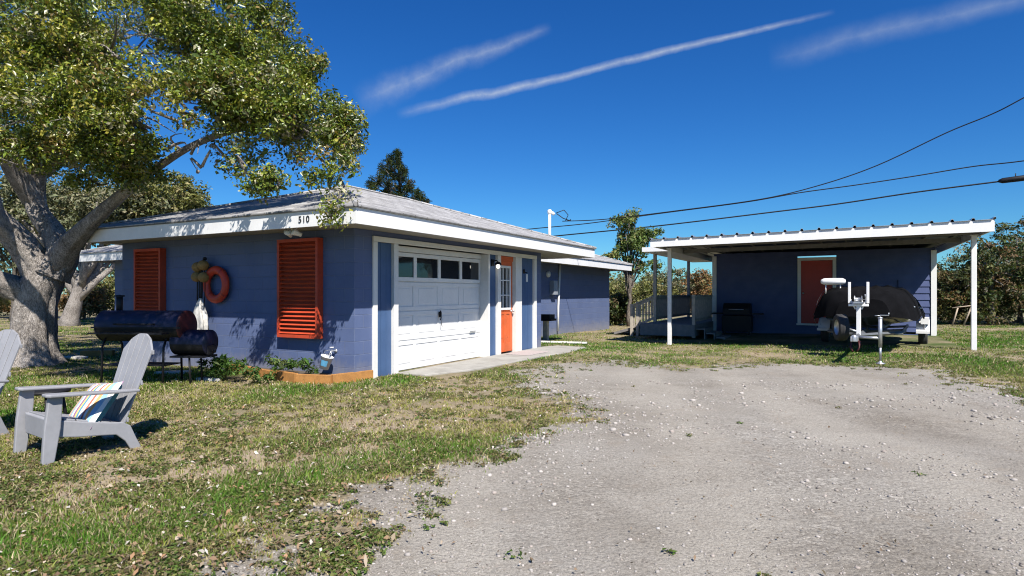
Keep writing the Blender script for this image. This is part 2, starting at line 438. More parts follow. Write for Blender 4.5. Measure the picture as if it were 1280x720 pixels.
def green(x, y):
    g = .36 + 2.3 * (fbm(x, y, 1.1, 5) - .5)
    g = g + 1.1 * gauss(x, y, -1.15, 5.0, 1.0, .7) + .55 * gauss(x, y, -2.6, 3.2, 1.3, .8) + .6 * gauss(x, y, 13.5, 14, 5, 5) + .35 * gauss(x, y, -6, 9, 2.5, 3) + .4 * gauss(x, y, 3, 15, 5, 3) + .4 * gauss(x, y, .5, 6.3, .35, .3)
    g = g - .75 * gauss(x, y, -.3, 7.7, 1.1, 1.1)
    return np.clip(g, 0, 1)
def straw(x, y):
    s = 1.15 * gauss(x, y, -2.3, 4.75, 1.7, .38, .62) + .75 * gauss(x, y, -1.9, 6.3, .9, .4, .3) + .35 * gauss(x, y, -3.6, 4.0, 1, .4, .5)
    s = s + 2.2 * np.clip(fbm(x, y, .9, 9) - .52, 0, 1)
    return np.clip(s, 0, 1)
def hz(x, y):
    x = np.asarray(x, float); y = np.asarray(y, float)
    r = np.clip((x - 7.5) / 6.3, -.55, .55) * .17 * sstep(8, 13, y) * (1 - sstep(26, 40, y)) * sstep(1.5, 4.5, x)
    return r + (fbm(x, y, 1.1, 20) - .5) * .035 * (1 - sstep(20, 40, np.abs(y)))
def gz(x, y): return float(hz(np.array([x]), np.array([y]))[0])
xs = np.concatenate([-14 - np.geomspace(.3, 900, 26)[::-1], np.arange(-14, 16.01, .09), 16 + np.geomspace(.3, 900, 26)])
ys = np.concatenate([.5 - np.geomspace(.3, 500, 20)[::-1], np.arange(.5, 24.01, .09), 24 + np.geomspace(.3, 1200, 28)])
GX, GY = np.meshgrid(xs, ys, indexing='ij')
GZ = hz(GX, GY); gm = gravel(GX, GY); gg = green(GX, GY); gs = straw(GX, GY)
nx, ny = GX.shape
idx = np.arange(nx * ny).reshape(nx, ny)
quads = np.stack([idx[:-1, :-1], idx[1:, :-1], idx[1:, 1:], idx[:-1, 1:]], -1).reshape(-1, 4)
P3 = np.stack([GX, GY, GZ], -1).reshape(-1, 3); MK = np.stack([gm, gg * (1 - gs), gs], -1).reshape(-1, 3)
isg = gm.ravel()[quads].mean(1) > .5
def subsheet(name, sel):
    q = quads[sel]; u, inv = np.unique(q, return_inverse=True)
    o = npmesh(name, P3[u], inv.reshape(-1, 4), M['ground'], colr=('mask', MK[u]), smooth=True); o['kind'] = 'structure'; return o
subsheet('lawn', ~isg); subsheet('gravel_driveway', isg)

# footprints where no grass grows
def blocked(x, y):
    dx, dy = x - C0.x, y - C0.y
    u = dx * U.x + dy * U.y; v = dx * V_.x + dy * V_.y
    b = (u > -.02) & (u < 6.6) & (v > -.02) & (v < 6.2)
    b |= (u > 3) & (u < 16.3) & (v > 1.6) & (v < 12.2)
    b |= (u > .95) & (u < 7.0) & (v > -1.0) & (v < 0)
    dx, dy = x - CR.x, y - CR.y
    a = dx * .8801 - dy * .4748; q = dx * .4748 + dy * .8801
    b |= (a > -6.9) & (a < -.3) & (q > 1.9) & (q < 12)
    return b

# grass blades: one uncountable mass
def blades(n):
    px = rng.uniform(-80, 1360, n * 3); t = rng.random(n * 3)
    dep = 2.4 * (32 / 2.4) ** (t ** .95)
    x = (px - CX) / F * dep; y = dep
    keep = (gravel(x, y) < rng.uniform(.08, .62, n * 3) + .3 * (rng.random(n * 3) > .86)) & ~blocked(x, y)
    s = straw(x, y); g = green(x, y); keep &= (rng.random(n * 3) > s * .82)
    clump = fbm(x, y, .22, 31, 3)
    keep &= (rng.random(n * 3) < sstep(.36, .62, clump + .25 * g))
    keep &= (rng.random(n * 3) > .5 * sstep(8, 12, y))
    x, y, s, g = [a[keep][:n] for a in (x, y, s, g)]; n = len(x)
    far = np.clip(y / 6, .8, 5)
    h = rng.uniform(.014, .042, n) * (.7 + .7 * g) * np.clip(far, .9, 1.15) * (1 - .25 * sstep(8, 12, y)) * (1 + .9 * (rng.random(n) > .96))
    w = rng.uniform(.0028, .006, n) * far ** .95
    a = rng.uniform(0, 2 * np.pi, n); tl = rng.uniform(.15, 1.5, n); ta = rng.uniform(0, 2 * np.pi, n)
    z = hz(x, y)
    base = np.stack([x, y, z - .004], -1)
    side = np.stack([np.cos(a), np.sin(a), 0 * a], -1) * w[:, None]
    lean = np.stack([np.cos(ta), np.sin(ta), 0 * a], -1) * (h * tl * .6)[:, None]
    mid = base + lean * .4 + np.stack([0 * a, 0 * a, h * .62], -1); tip = base + lean * 1.2 + np.stack([0 * a, 0 * a, h], -1)
    V = np.stack([base - side, base + side, mid + side * .75, mid - side * .75, tip], 1).reshape(-1, 3)
    k = np.arange(n)[:, None] * 5
    Fq = np.concatenate([k + np.array([[0, 1, 2]]), k + np.array([[0, 2, 3]]), k + np.array([[3, 2, 4]])])
    gc = np.array([.09, .205, .02]); yc = np.array([.30, .30, .07]); dc = np.array([.50, .41, .25]); bc = np.array([.20, .12, .05])
    r = rng.random(n); wg = np.clip(g * 1.15 - .1 - s * .5 + rng.normal(0, .22, n), 0, 1)[:, None]
    c = yc * (1 - wg) + gc * wg
    dry = (r < (.42 - .3 * g + .35 * s))[:, None]; c = np.where(dry, dc * rng.uniform(.7, 1.1, (n, 1)), c)
    c = np.where((r > .965)[:, None], bc, c) * rng.uniform(.65, 1.25, (n, 1))
    o = npmesh('grass', V, Fq, M['grass'], colr=('Col', np.repeat(c, 5, 0)))
    tag(o, 'short patchy green and straw coloured grass around the driveway', 'grass', kind='stuff')
blades(330000)

# tufts of weeds that break the driveway edge, fallen leaves, loose stones
def flakes(name, n, sampler, size, palette, label, cat):
    x, y = sampler(n); n = len(x)
    k = rng.uniform(.6, 1.4, n) * size; a = rng.uniform(0, 2 * np.pi, n); tilt = rng.normal(0, .45, (n, 2))
    d = np.stack([np.cos(a), np.sin(a), tilt[:, 0]], -1) * k[:, None]; e = np.stack([-np.sin(a), np.cos(a), tilt[:, 1]], -1) * (k * .5)[:, None]
    c0 = np.stack([x, y, hz(x, y) + .012 + rng.random(n) * .02], -1)
    V = np.stack([c0 - d, c0 + e + [0, 0, .004], c0 + d, c0 - e + [0, 0, .004]], 1).reshape(-1, 3)
    Fq = np.arange(n)[:, None] * 4 + np.array([[0, 1, 2, 3]])
    c = np.array(palette)[rng.integers(0, len(palette), n)] * rng.uniform(.7, 1.2, (n, 1))
    o = npmesh(name, V, Fq, M['litter'], colr=('Col', np.repeat(c, 4, 0))); tag(o, label, cat, kind='stuff')
def samp_lawn(n):
    px = rng.uniform(-40, 760, n); dep = 2.6 * (12 / 2.6) ** rng.random(n); x = (px - CX) / F * dep
    k = (gravel(x, dep) < .75) & ~blocked(x, dep); return x[k], dep[k]
flakes('fallen_leaves', 5200, samp_lawn, .0165, [(.30, .20, .12), (.42, .34, .25), (.20, .13, .08), (.55, .50, .43), (.34, .20, .11), (.24, .19, .13)], 'dry brown and pale oak leaves lying on the grass', 'fallen leaves')
def samp_drive(n):
    px = rng.uniform(300, 1300, n); dep = 2.6 * (11 / 2.6) ** rng.random(n); x = (px - CX) / F * dep
    k = (gravel(x, dep) > .5) & (rng.random(n) < .2 + .8 * (fbm(x, dep, .7, 44) > .56)); return x[k], dep[k]
flakes('leaf_debris', 1300, samp_drive, .010, [(.13, .09, .06), (.20, .14, .09), (.10, .08, .05), (.30, .24, .18)], 'dark leaf scraps scattered over the gravel drive', 'leaf debris')

def ground_weeds(n):
    px = rng.uniform(-60, 1340, n * 4); dep = 2.5 * (13 / 2.5) ** rng.random(n * 4); x = (px - CX) / F * dep; y = dep
    gr = gravel(x, y); pr = np.where(gr < .75, .12 + .9 * (fbm(x, y, .5, 52) > .5) * (.35 + green(x, y)), .0003 + .008 * (fbm(x, y, .45, 53) > .70))
    k = (rng.random(n * 4) < pr) & ~blocked(x, y); x, y = x[k][:n], y[k][:n]
    cs = np.stack([x, y, hz(x, y) + .012], -1)
    V, Fq, c = leaf_cloud(cs, rng.uniform(.03, .08, len(cs)), 24, .0105, [(.10, .15, .03), (.075, .125, .022), (.16, .17, .05), (.25, .21, .10), (.13, .10, .05)], flat=.25, up=1.4, aspect=.62)
    o = npmesh('ground_weeds', V, Fq, M['leaf_dull'], None, ('Col', c)); tag(o, 'small broad leaved weeds creeping through the thin lawn', 'weeds', kind='stuff')

def pebbles(n):
    px = rng.uniform(250, 1330, n * 2); dep = 2.5 * (9.5 / 2.5) ** rng.random(n * 2); x = (px - CX) / F * dep; y = dep
    g = gravel(x, y); d = sdist(x, y, DRIVE)
    pr = sstep(.2, .6, g) * (.03 + .9 * np.exp(-(d / .75) ** 2) + .55 * (fbm(x, y, 1.1, 60) > .57) + .5 * sstep(3.6, 2.6, y))
    k = rng.random(n * 2) < pr; x, y = x[k][:n], y[k][:n]; n = len(x)
    phi = (1 + 5 ** .5) / 2
    I = np.array([(-1, phi, 0), (1, phi, 0), (-1, -phi, 0), (1, -phi, 0), (0, -1, phi), (0, 1, phi), (0, -1, -phi), (0, 1, -phi), (phi, 0, -1), (phi, 0, 1), (-phi, 0, -1), (-phi, 0, 1)]) / 1.9
    T = np.array([(0, 11, 5), (0, 5, 1), (0, 1, 7), (0, 7, 10), (0, 10, 11), (1, 5, 9), (5, 11, 4), (11, 10, 2), (10, 7, 6), (7, 1, 8), (3, 9, 4), (3, 4, 2), (3, 2, 6), (3, 6, 8), (3, 8, 9), (4, 9, 5), (2, 4, 11), (6, 2, 10), (8, 6, 7), (9, 8, 1)])
    r = np.minimum(rng.lognormal(-5.0, .45, n), .03) * np.clip(y / 4.5, .75, 1.6)
    s = r[:, None, None] * rng.uniform(.7, 1.3, (n, 1, 3)) * np.array([1, 1, .62]) * rng.uniform(.8, 1.2, (n, 12, 1))
    a = rng.uniform(0, 2 * np.pi, n); ca, sa = np.cos(a), np.sin(a)
    P = I[None] * s; Q = np.stack([P[..., 0] * ca[:, None] - P[..., 1] * sa[:, None], P[..., 0] * sa[:, None] + P[..., 1] * ca[:, None], P[..., 2]], -1)
    Q += np.stack([x, y, hz(x, y) + r * .2], -1)[:, None]
    c = np.array([(.42, .38, .34), (.34, .31, .28), (.27, .24, .21), (.41, .38, .34), (.36, .31, .27), (.46, .44, .41), (.16, .14, .12)])[rng.choice(7, n, p=[.29, .26, .18, .045, .15, .015, .06])] * rng.uniform(.85, 1.1, (n, 1))
    o = npmesh('gravel_stones', Q.reshape(-1, 3), (np.arange(n)[:, None, None] * 12 + T[None]).reshape(-1, 3), M['pebble'], colr=('Col', np.repeat(c, 12, 0)))
    tag(o, 'loose pale and grey stones scattered over the gravel drive', 'gravel', kind='stuff')
pebbles(9500)

# ------------------------------------------------------------------ foliage
def leaf_cloud(centres, rad, per, size, palette, weights=None, flat=.8, up=.5, aspect=.5):
    """small folded leaves round clump centres"""
    cts = np.asarray(centres, float); n = len(cts) * per
    ci = np.repeat(np.arange(len(cts)), per)
    d = rng.normal(0, 1, (n, 3)); d /= np.linalg.norm(d, axis=1)[:, None]
    rr = rng.random(n) ** .45
    rads = np.asarray(rad) if hasattr(rad, '__len__') else np.full(len(cts), rad)
    p = cts[ci] + d * (rr * rads[ci])[:, None] * np.array([1, 1, flat])
    nrm = d * .6 + rng.normal(0, .7, (n, 3)) + np.array([0, 0, up]); nrm /= np.linalg.norm(nrm, axis=1)[:, None]
    t = np.cross(nrm, rng.normal(0, 1, (n, 3))); t /= np.linalg.norm(t, axis=1)[:, None] + 1e-9
    b = np.cross(nrm, t); L = size * np.clip(rng.lognormal(-.05, .32, n), .45, 1.9)
    l = t * L[:, None]; w = b * (L * aspect)[:, None]; fold = nrm * (L * .22)[:, None]
    V = np.stack([p - l, p + w + fold, p + l, p - w + fold], 1).reshape(-1, 3)
    k = np.arange(n)[:, None] * 4
    Fq = np.concatenate([k + np.array([[0, 1, 2]]), k + np.array([[0, 2, 3]])])
    pal = np.array(palette); cl = rng.choice(len(pal), len(cts), p=weights)
    li = rng.choice(len(pal), n, p=weights); use = rng.random(n) < .55
    c = np.where(use[:, None], pal[cl[ci]], pal[li]) * rng.uniform(.55, 1.35, (n, 1))
    return V, Fq, np.repeat(c, 4, 0)
def ell_points(n, c, r, shell=.5):
    d = rng.normal(0, 1, (n, 3)); d /= np.linalg.norm(d, axis=1)[:, None]
    return np.array(c) + d * (rng.random(n) ** shell)[:, None] * np.array(r)
def curve(p0, p1, bend, k=7, wob=.04):
    p0, p1, bend = Vector(p0), Vector(p1), Vector(bend); L = (p1 - p0).length; out = []
    for i in range(k):
        t = i / (k - 1); p = p0.lerp(p1, t) + bend * math.sin(math.pi * t)
        if 0 < i < k - 1: p += Vector([random.uniform(-1, 1) * wob * L * .5 for _ in range(3)])
        out.append(p)
    return out
PAL_OAK = [(.12, .17, .018), (.23, .265, .028), (.065, .10, .015), (.34, .31, .05), (.22, .15, .045), (.36, .34, .20)]
W_OAK = [.30, .25, .2, .12, .06, .07]
PAL_DARK = [(.045, .07, .02), (.075, .105, .028), (.035, .05, .018), (.13, .14, .045), (.15, .11, .06)]
PAL_OLIVE = [(.17, .18, .05), (.24, .24, .08), (.11, .13, .04), (.28, .24, .11)]
PAL_GREY = [(.15, .165, .085), (.22, .22, .13), (.10, .115, .06), (.28, .25, .15)]
PAL_BROWN = [(.26, .14, .06), (.34, .20, .08), (.17, .10, .045), (.18, .17, .065)]

def tree(name, label, cat, base, trunk_h, trunk_r, blobs, per=70, clumps=60, crad=.35, size=.07, pal=PAL_DARK, w=None, limbs=6, group=None, mat='leaf_dull', lean=(0, 0), bark='bark', shell=.5, aspect=.5, flat=.8):
    base = Vector(base); base.z = gz(base.x, base.y) - .03
    root = empty(name, base, 0, label, cat, group)
    top = Vector((lean[0], lean[1], trunk_h)); mb = MB()
    mb.tube(curve((0, 0, -.05), top, (random.uniform(-.1, .1), random.uniform(-.1, .1), 0), 7), [trunk_r * (1.35 if i == 0 else 1 - .6 * i / 6) for i in range(7)], 9, jit=.06)
    cs = []
    for (cx, cy, cz, rx, ry, rz) in blobs:
        n = max(4, int(clumps * rx * ry * rz / sum(b[3] * b[4] * b[5] for b in blobs)))
        cs.append(ell_points(n, (cx, cy, cz), (rx, ry, rz), shell))
        for _ in range(max(1, limbs // len(blobs))):
            e = Vector((cx + random.uniform(-.6, .6) * rx, cy + random.uniform(-.6, .6) * ry, cz + random.uniform(-.3, .7) * rz))
            st = top * random.uniform(.45, 1.0)
            mb.tube(curve(st, e, (0, 0, random.uniform(-.05, .15) * (e - st).length), 6, .06), [trunk_r * .42 * (1 - .8 * i / 5) + .006 for i in range(6)], 6)
    mb.build('trunk', M[bark], root)
    cs = np.concatenate(cs)
    V, Fq, c = leaf_cloud(cs, rng.uniform(.6, 1.25, len(cs)) * crad, per, size, pal, w, flat=flat, aspect=aspect)
    npmesh('crown', V, Fq, M[mat], root, ('Col', c))
    return root

ground_weeds(8500)
# --- the big live oak
def oak():
    base = Vector((-9.05, 11.5, -.05))
    root = empty('oak_tree', base, 0, 'large gnarled oak with pale forked trunk spreading over the chairs and roof corner', 'tree')
    def L(px, py, d): return at(px, py, d) - base
    mb = MB()
    # trunk and main limbs, traced at their own distances
    mb.rough_tube([L(42, 462, 11.5), L(42, 440, 11.5), L(43, 410, 11.5), L(46, 380, 11.5), L(54, 352, 11.5), L(64, 330, 11.5)], [.56, .40, .35, .33, .33, .28], 36, seed=18)
    mb.rough_tube([L(50, 372, 11.5), L(22, 362, 11.3), L(-10, 352, 11.0), L(-60, 335, 10.5), L(-130, 290, 10)], [.24, .22, .2, .18, .14], 22, seed=12)
    mb.rough_tube([L(56, 352, 11.5), L(38, 322, 11.35), L(14, 292, 11.1), L(-12, 268, 10.8), L(-60, 210, 10.3), L(-120, 120, 9.8)], [.30, .26, .22, .19, .15, .10], 32, seed=14)
    mb.rough_tube([L(62, 345, 11.5), L(76, 318, 11.6), L(66, 290, 11.7), L(48, 262, 11.8), L(46, 225, 11.8), L(58, 190, 11.6), L(80, 140, 11.2), L(120, 60, 10.6)], [.32, .25, .20, .18, .17, .15, .12, .07], 32, seed=14)
    mb.rough_tube([L(74, 330, 11.5), L(90, 303, 11.3), L(112, 280, 11.0), L(140, 255, 10.6), L(180, 222, 10.2), L(235, 185, 9.8), L(300, 160, 9.6), L(360, 150, 9.5), L(405, 170, 9.3)], [.24, .18, .13, .10, .07, .05, .04, .03, .015], 22, seed=12)
    mb.rough_tube([L(42, 250, 11.8), L(20, 215, 11.4), L(0, 182, 11.0), L(-40, 170, 10.6), L(-90, 160, 10)], [.2, .18, .16, .14, .1], 22, seed=12)
    mb.rough_tube([L(50, 215, 11.8), L(90, 180, 11), L(150, 130, 10.4), L(220, 90, 10.2), L(280, 50, 10.2)], [.16, .14, .11, .08, .04], 22, seed=10)
    mb.rough_tube([L(-12, 268, 10.8), L(-30, 200, 10), L(-60, 110, 8.8), L(-40, -60, 7.4), L(30, -160, 6.2)], [.2, .17, .13, .09, .05], 22, seed=10)
    # leaf masses
    blobs = [  # px, py, depth, rx, ry, rz, clumps
        (75, 140, 9.6, 1.0, .9, .65, 85), (150, 140, 9.3, 1.2, .9, .75, 110), (235, 125, 9.3, 1.1, .9, .75, 100), (305, 130, 9.5, .95, .9, .7, 90), (372, 150, 9.6, .85, .9, .75, 95), (425, 165, 9.5, .32, .5, .55, 36), (416, 216, 9.0, .38, .35, .36, 24),
        (424, 246, 8.75, .13, .12, .18, 5), (416, 266, 8.15, .05, .08, .09, 2), (330, 228, 8.35, .22, .25, .16, 8), (300, 215, 8.6, .2, .2, .12, 4), (285, 190, 9.4, .5, .6, .25, 18), (215, 185, 9.5, .8, .6, .35, 40), (60, 190, 10.2, .8, .5, .35, 36), (20, 175, 10.4, .7, .5, .3, 26), (165, 215, 9.9, .55, .5, .22, 16), (110, 225, 10.2, .4, .4, .18, 9), (250, 205, 9.5, .35, .4, .2, 9), (150, 195, 9.5, .6, .5, .35, 24), (110, 190, 9.6, .6, .5, .3, 24), (5, 120, 11.7, .9, .7, .7, 55),
        (40, 60, 10.1, 1.5, 1.0, .95, 140), (140, 50, 10.1, 1.4, 1.0, .95, 130), (230, 40, 10.2, 1.3, 1.0, .9, 120), (310, 70, 10.2, 1.0, 1.0, .8, 90), (372, 95, 10.3, .6, .8, .55, 45), (320, 20, 10.6, .6, .9, .8, 55),
        (20, -50, 11.0, 1.9, 1.2, 1.1, 110), (140, -60, 11.0, 1.9, 1.2, 1.1, 110), (250, -35, 11.1, 1.4, 1.1, .9, 80),
        (-160, 40, 11.6, 2.0, 1.6, 1.2, 80), (-40, 30, 12.5, 2.2, 2.0, 1.3, 70), (110, 30, 12.6, 2.4, 1.8, 1.2, 80), (240, 60, 11.9, 1.6, 1.3, .8, 40), (0, -150, 12.6, 2.6, 2.2, 1.1, 70),
        (70, -170, 5.7, 1.0, .9, .45, 80), (-33, -140, 6.1, .9, .7, .45, 60), (-87, -80, 6.9, .8, .7, .45, 50), (175, -175, 5.4, .5, .5, .35, 28)]
    cs = []
    for px, py, d, rx, ry, rz, n in blobs:
        c = L(px, py, d); cs.append(ell_points(int(n * 1.5), c, (rx, ry, rz), .55))
        for _ in range(3 + n // 24):
            e = c + Vector((random.uniform(-.8, .8) * rx, random.uniform(-.8, .8) * ry, random.uniform(-.7, .7) * rz))
            st = c + Vector((random.uniform(-.3, .3) * rx, random.uniform(.0, .5) * ry, random.uniform(-.5, 0) * rz))
            mb.tube(curve(st, e, (random.uniform(-.2, .2), 0, random.uniform(-.1, .2)), 6, .05), [.026, .022, .018, .013, .009, .005], 6)
    mb.build('trunk', M['oak_bark'], root)
    cs = np.concatenate(cs)
    ok = (fbm(cs[:, 0] + cs[:, 2] * .7, cs[:, 1] - cs[:, 2] * .5, .55, 70, 2) + rng.normal(0, .05, len(cs))) > .42
    cs = cs[ok]
    V, Fq, c = leaf_cloud(cs, rng.uniform(.14, .30, len(cs)), 105, .031, PAL_OAK, W_OAK, up=.35, aspect=.5)
    npmesh('crown', V, Fq, M['leaf'], root, ('Col', c))
oak()

# --- trees and shrubs behind
tree('oak_tree', 'slim leaning oak with pale trunk on the lawn behind the big oak', 'tree', at(86, 406, 25), 2.3, .36,
     [(.6, 0, 4.6, 2.2, 2, 1.5), (2.4, 1, 5.0, 1.6, 1.6, 1.3), (-2, 0, 5, 2, 2, 1.6)], clumps=230, per=90, crad=.42, size=.075, pal=PAL_GREY, limbs=12, lean=(.7, 0), bark='oak_bark', shell=.55)
tree('oak_tree', 'grey green oak rising behind the left roof slope', 'tree', at(205, 400, 27), 3.0, .3,
     [(0, 0, 5.2, 2.1, 2, 1.5), (-2.4, .5, 4.9, 1.6, 1.5, 1.6), (-4.2, .5, 5.2, 1.6, 1.5, 1.6), (1.0, 0, 5.3, .9, 1, .6)], clumps=400, per=90, crad=.38, size=.07, pal=PAL_OLIVE, limbs=12, shell=.5)
tree('oak_tree', 'far thin twiggy oak at the left edge of the lawn', 'tree', at(20, 402, 30), 3.0, .22,
     [(0, 0, 4.2, 2.2, 2, 1.9)], clumps=120, per=60, crad=.4, size=.08, pal=PAL_GREY, limbs=14)
xs_ = [(-150, 29, 2.2, 'dark thicket bush at the far left edge of the lawn', PAL_DARK), (-20, 33, 2.0, 'olive thicket bush left of the big oak trunk', PAL_OLIVE), (14, 36, 1.5, 'brown dry bush seen just left of the big oak trunk', PAL_BROWN), (105, 31, 1.7, 'brownish leafy bush right of the slim leaning oak trunk', PAL_BROWN), (132, 33, 2.4, 'olive bush beside the far left corner of the house', PAL_OLIVE), (170, 36, 3.0, 'dark bush hidden mostly by the left end of the house', PAL_DARK)]
for px, d, h, lab, pal in xs_:
    tree('shrub', lab, 'shrub', at(px, 400, d), h * .5, .07, [(0, 0, h * .55, h * .7, h * .5, h * .5)], clumps=70, per=80, crad=.35, size=.07, pal=pal, limbs=7, group='bushes behind the left lawn')

def pine():
    base = at(497, 408, 30); base.z = -.05
    root = empty('pine_tree', base, 0, 'dark pine with a pointed top rising behind the house roof', 'tree')
    mb = MB(); H = 8.3; mb.tube(curve((0, 0, 0), (.1, 0, H - .1), (.08, 0, 0), 10, .01), [.2 - .018 * i for i in range(10)], 9); cs = []; rads = []
    for px, py, r in ((495.6, 194, .3), (496, 201, .36), (486, 200, .28), (481, 210, .36), (478, 219, .36), (489, 212, .4), (500, 209, .34), (504, 214, .32), (492, 222, .42), (503, 224, .42), (509, 231, .42), (484, 229, .34), (473, 227, .28), (464, 229, .3), (466, 236, .34), (487, 239, .4), (498, 236, .42), (512, 238, .4), (521, 242, .34), (527, 248, .3), (505, 246, .38), (518, 252, .36), (478, 244, .3), (494, 249, .36), (532, 255, .3), (470, 250, .3)):
        for q in range(2):
            e = at(px + random.uniform(-1.5, 1.5), py + random.uniform(-1.5, 1.5), 30 + random.uniform(-1.0, 1.0)) - base
            st = Vector((.05, 0, max(2.5, e.z - .35 - .35 * math.hypot(e.x, e.y))))
            mb.tube(curve(st, e, (0, 0, -.12), 5, .03), [.035, .03, .022, .015, .008], 5)
            for k_ in range(2): cs.append(e + Vector((random.uniform(-.1, .1), random.uniform(-.1, .1), random.uniform(-.12, .16)))); rads.append(r * .72)
    mb.build('trunk', M['bark'], root)
    V, Fq, c = leaf_cloud(np.array([tuple(x) for x in cs]), rads, 70, .10, [(.035, .06, .015), (.06, .085, .02), (.03, .045, .015), (.15, .10, .03)], [.4, .3, .2, .1], up=.7, aspect=.10, flat=1)
    npmesh('crown', V, Fq, M['leaf_dull'], root, ('Col', c))
pine()
tree('small_tree', 'airy young tree between the house end and the carport', 'tree', at(787, 408, 26), 2.4, .1,
     [(.1, 0, 3.6, 1.0, .9, .8), (-.3, 0, 4.5, .65, .7, .5), (.75, 0, 3.9, .8, .6, .4), (-.7, 0, 3.0, .5, .6, .4), (.2, 0, 4.8, .4, .4, .35), (.5, 0, 2.6, .9, .6, .3)], clumps=150, per=60, crad=.24, size=.055, pal=[(.10, .155, .035), (.17, .21, .05), (.07, .105, .025), (.22, .21, .07)], limbs=18, shell=.6)
bg = [(772, 27, 1.35, .9, 'dark dense bush in the gap between house and ramp', PAL_DARK), (765, 36, 2.2, 1.8, 'olive scrub bush beyond the gap beside the house end', PAL_OLIVE), (815, 38, 2.3, 2.2, 'yellow green scrub bush beyond the deck ramp', PAL_OLIVE),
      (842, 40, 2.9, 1.8, 'grey green scrub bush beyond the deck railing', PAL_GREY), (876, 37, 2.6, 1.5, 'reddish brown bush seen past the shed corner', PAL_BROWN), (800, 46, 3.0, 2.5, 'tall grey bare scrub behind the young tree', PAL_GREY), (905, 42, 2.6, 2, 'olive scrub bush hidden mostly behind the shed', PAL_OLIVE)]
for px, d, h, r, lab, pal in bg:
    tree('shrub', lab, 'shrub', at(px, 400, d), h * .5, .06, [(0, 0, h * .55, r * .75, r * .6, h * .5)], clumps=70, per=80, crad=.32, size=.065, pal=pal, limbs=7, group='scrub bushes beyond the yard')
hd = [(1150, 27, 2.6, 1.5, 'low dark bush beside the shed corner board', PAL_DARK), (1190, 24.5, 3.0, 1.5, 'brown tinged bush behind the leaning pipe frame', [(.11, .095, .035), (.06, .075, .024), (.16, .11, .05), (.05, .065, .022)]),
      (1238, 24, 3.7, 1.7, 'dark tall bush directly behind the right carport post', PAL_DARK + PAL_BROWN[2:3]), (1275, 25.5, 4.4, 1.8, 'tallest dark bush of the hedge at the right edge', PAL_DARK + PAL_GREY[:2]),
      (1330, 23.5, 4.2, 2.0, 'dark bush cut by the right edge of the view', PAL_DARK), (1225, 29, 3.9, 2.0, 'sunlit grey green tree rising behind the dark hedge', PAL_GREY), (1290, 31, 5.0, 2.3, 'pale leafy tree above the right end of the hedge', PAL_GREY)]
for px, d, h, r, lab, pal in hd:
    tree('hedge_bush', lab, 'bush', at(px, 409, d), h * .55, .1, [(0, 0, h * .52, r, r * .8, h * .48), (r * .5, 0, h * .3, r * .7, r * .6, h * .3), (-r * .5, -.1, h * .28, r * .7, r * .6, h * .28)], clumps=135, per=75, crad=.3, size=.06, pal=pal, limbs=16, group='overgrown bushes right of the shed')
def far_wood():
    n = 900; x = rng.uniform(-130, 150, n); y = rng.uniform(62, 95, n)
    h = 2.2 + 3.2 * fbm(x, y, 14, 80)
    cs = np.stack([x, y, h * rng.random(n) ** .7], -1)
    V, Fq, c = leaf_cloud(cs, 1.1, 45, .26, PAL_GREY + PAL_DARK)
    o = npmesh('distant_treeline', V, Fq, M['leaf_dull'], None, ('Col', c)); tag(o, 'low grey green line of far scrub woodland on the horizon', 'woodland', kind='stuff')
far_wood()

# ------------------------------------------------------------------ the house
house = empty('house', C0, HROT, 'long blue block house with white fascia, garage door and orange entry door', 'house')
cam_l = (-6.99, -6.49)
def kx(px):
    r = (px - CX) / F; return (r * 9.235 + 2.394) / (.4748 - .8801 * r)
def kzf(px, py):            # height on the front wall plane
    k = kx(px); return EYE - (py - HY) / F * (9.235 + .8801 * k)
K = {p: kx(p) for p in (465, 470.5, 491, 496.5, 612, 621, 625, 643.5, 651, 667, 669.7, 677)}
LW, WZ = 6.55, 2.34
HD = 2.17                   # underside of the head trim
mb = MB()
mb.box(0, .2, .2, 6.12, -.1, WZ)                       # left wall
mb.box(0, K[465], 0, .2, -.1, WZ)                      # corner pier
mb.box(K[465], K[669.7], 0, .2, HD + .08, WZ)          # over the openings
mb.box(K[669.7], LW, 0, .2, -.1, WZ)
mb.box(LW - .2, LW, .2, 1.62, -.1, WZ)
mb.box(.2, 3.1, 5.92, 6.12, -.1, WZ)
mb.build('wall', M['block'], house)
mb = MB()
mb.box(LW, 16.24, 1.62, 1.82, -.1, WZ - .04); mb.box(16.04, 16.24, 1.82, 11.9, -.1, WZ - .04)
mb.box(3.1, 3.3, 6.12, 12.1, -.1, WZ - .04); mb.box(3.3, 16.24, 11.9, 12.1, -.1, WZ - .04)
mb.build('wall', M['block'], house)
# infill panels with vertical grooves
for a, b in ((470.5, 491), (612, 621), (651, 667)):
    mb = MB(); x0, x1 = K[a], K[b]; n = max(2, int((x1 - x0) / .12)); w = (x1 - x0) / n
    for i in range(n): mb.box(x0 + i * w + .003, x0 + (i + 1) * w - .003, .03, .06, -.02, HD)
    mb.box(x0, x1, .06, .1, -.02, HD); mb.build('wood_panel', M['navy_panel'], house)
# white trim round the openings
mb = MB()
mb.box(K[465], K[669.7], -.035, .0, HD, HD + .085)
for a, b in ((465, 470.5), (491, 496.5), (621, 625), (643.5, 651), (667, 669.7)):
    mb.box(K[a], K[b], -.03, .24, -.03, HD - .002)
mb.box(K[612] - .06, K[612], -.012, .24, -.03, HD - .002)
mb.box(K[496.5], K[612] - .06, .17, .24, HD - .1, HD - .002)
mb.build('trim', M['white_trim'], house, bevel=.004)
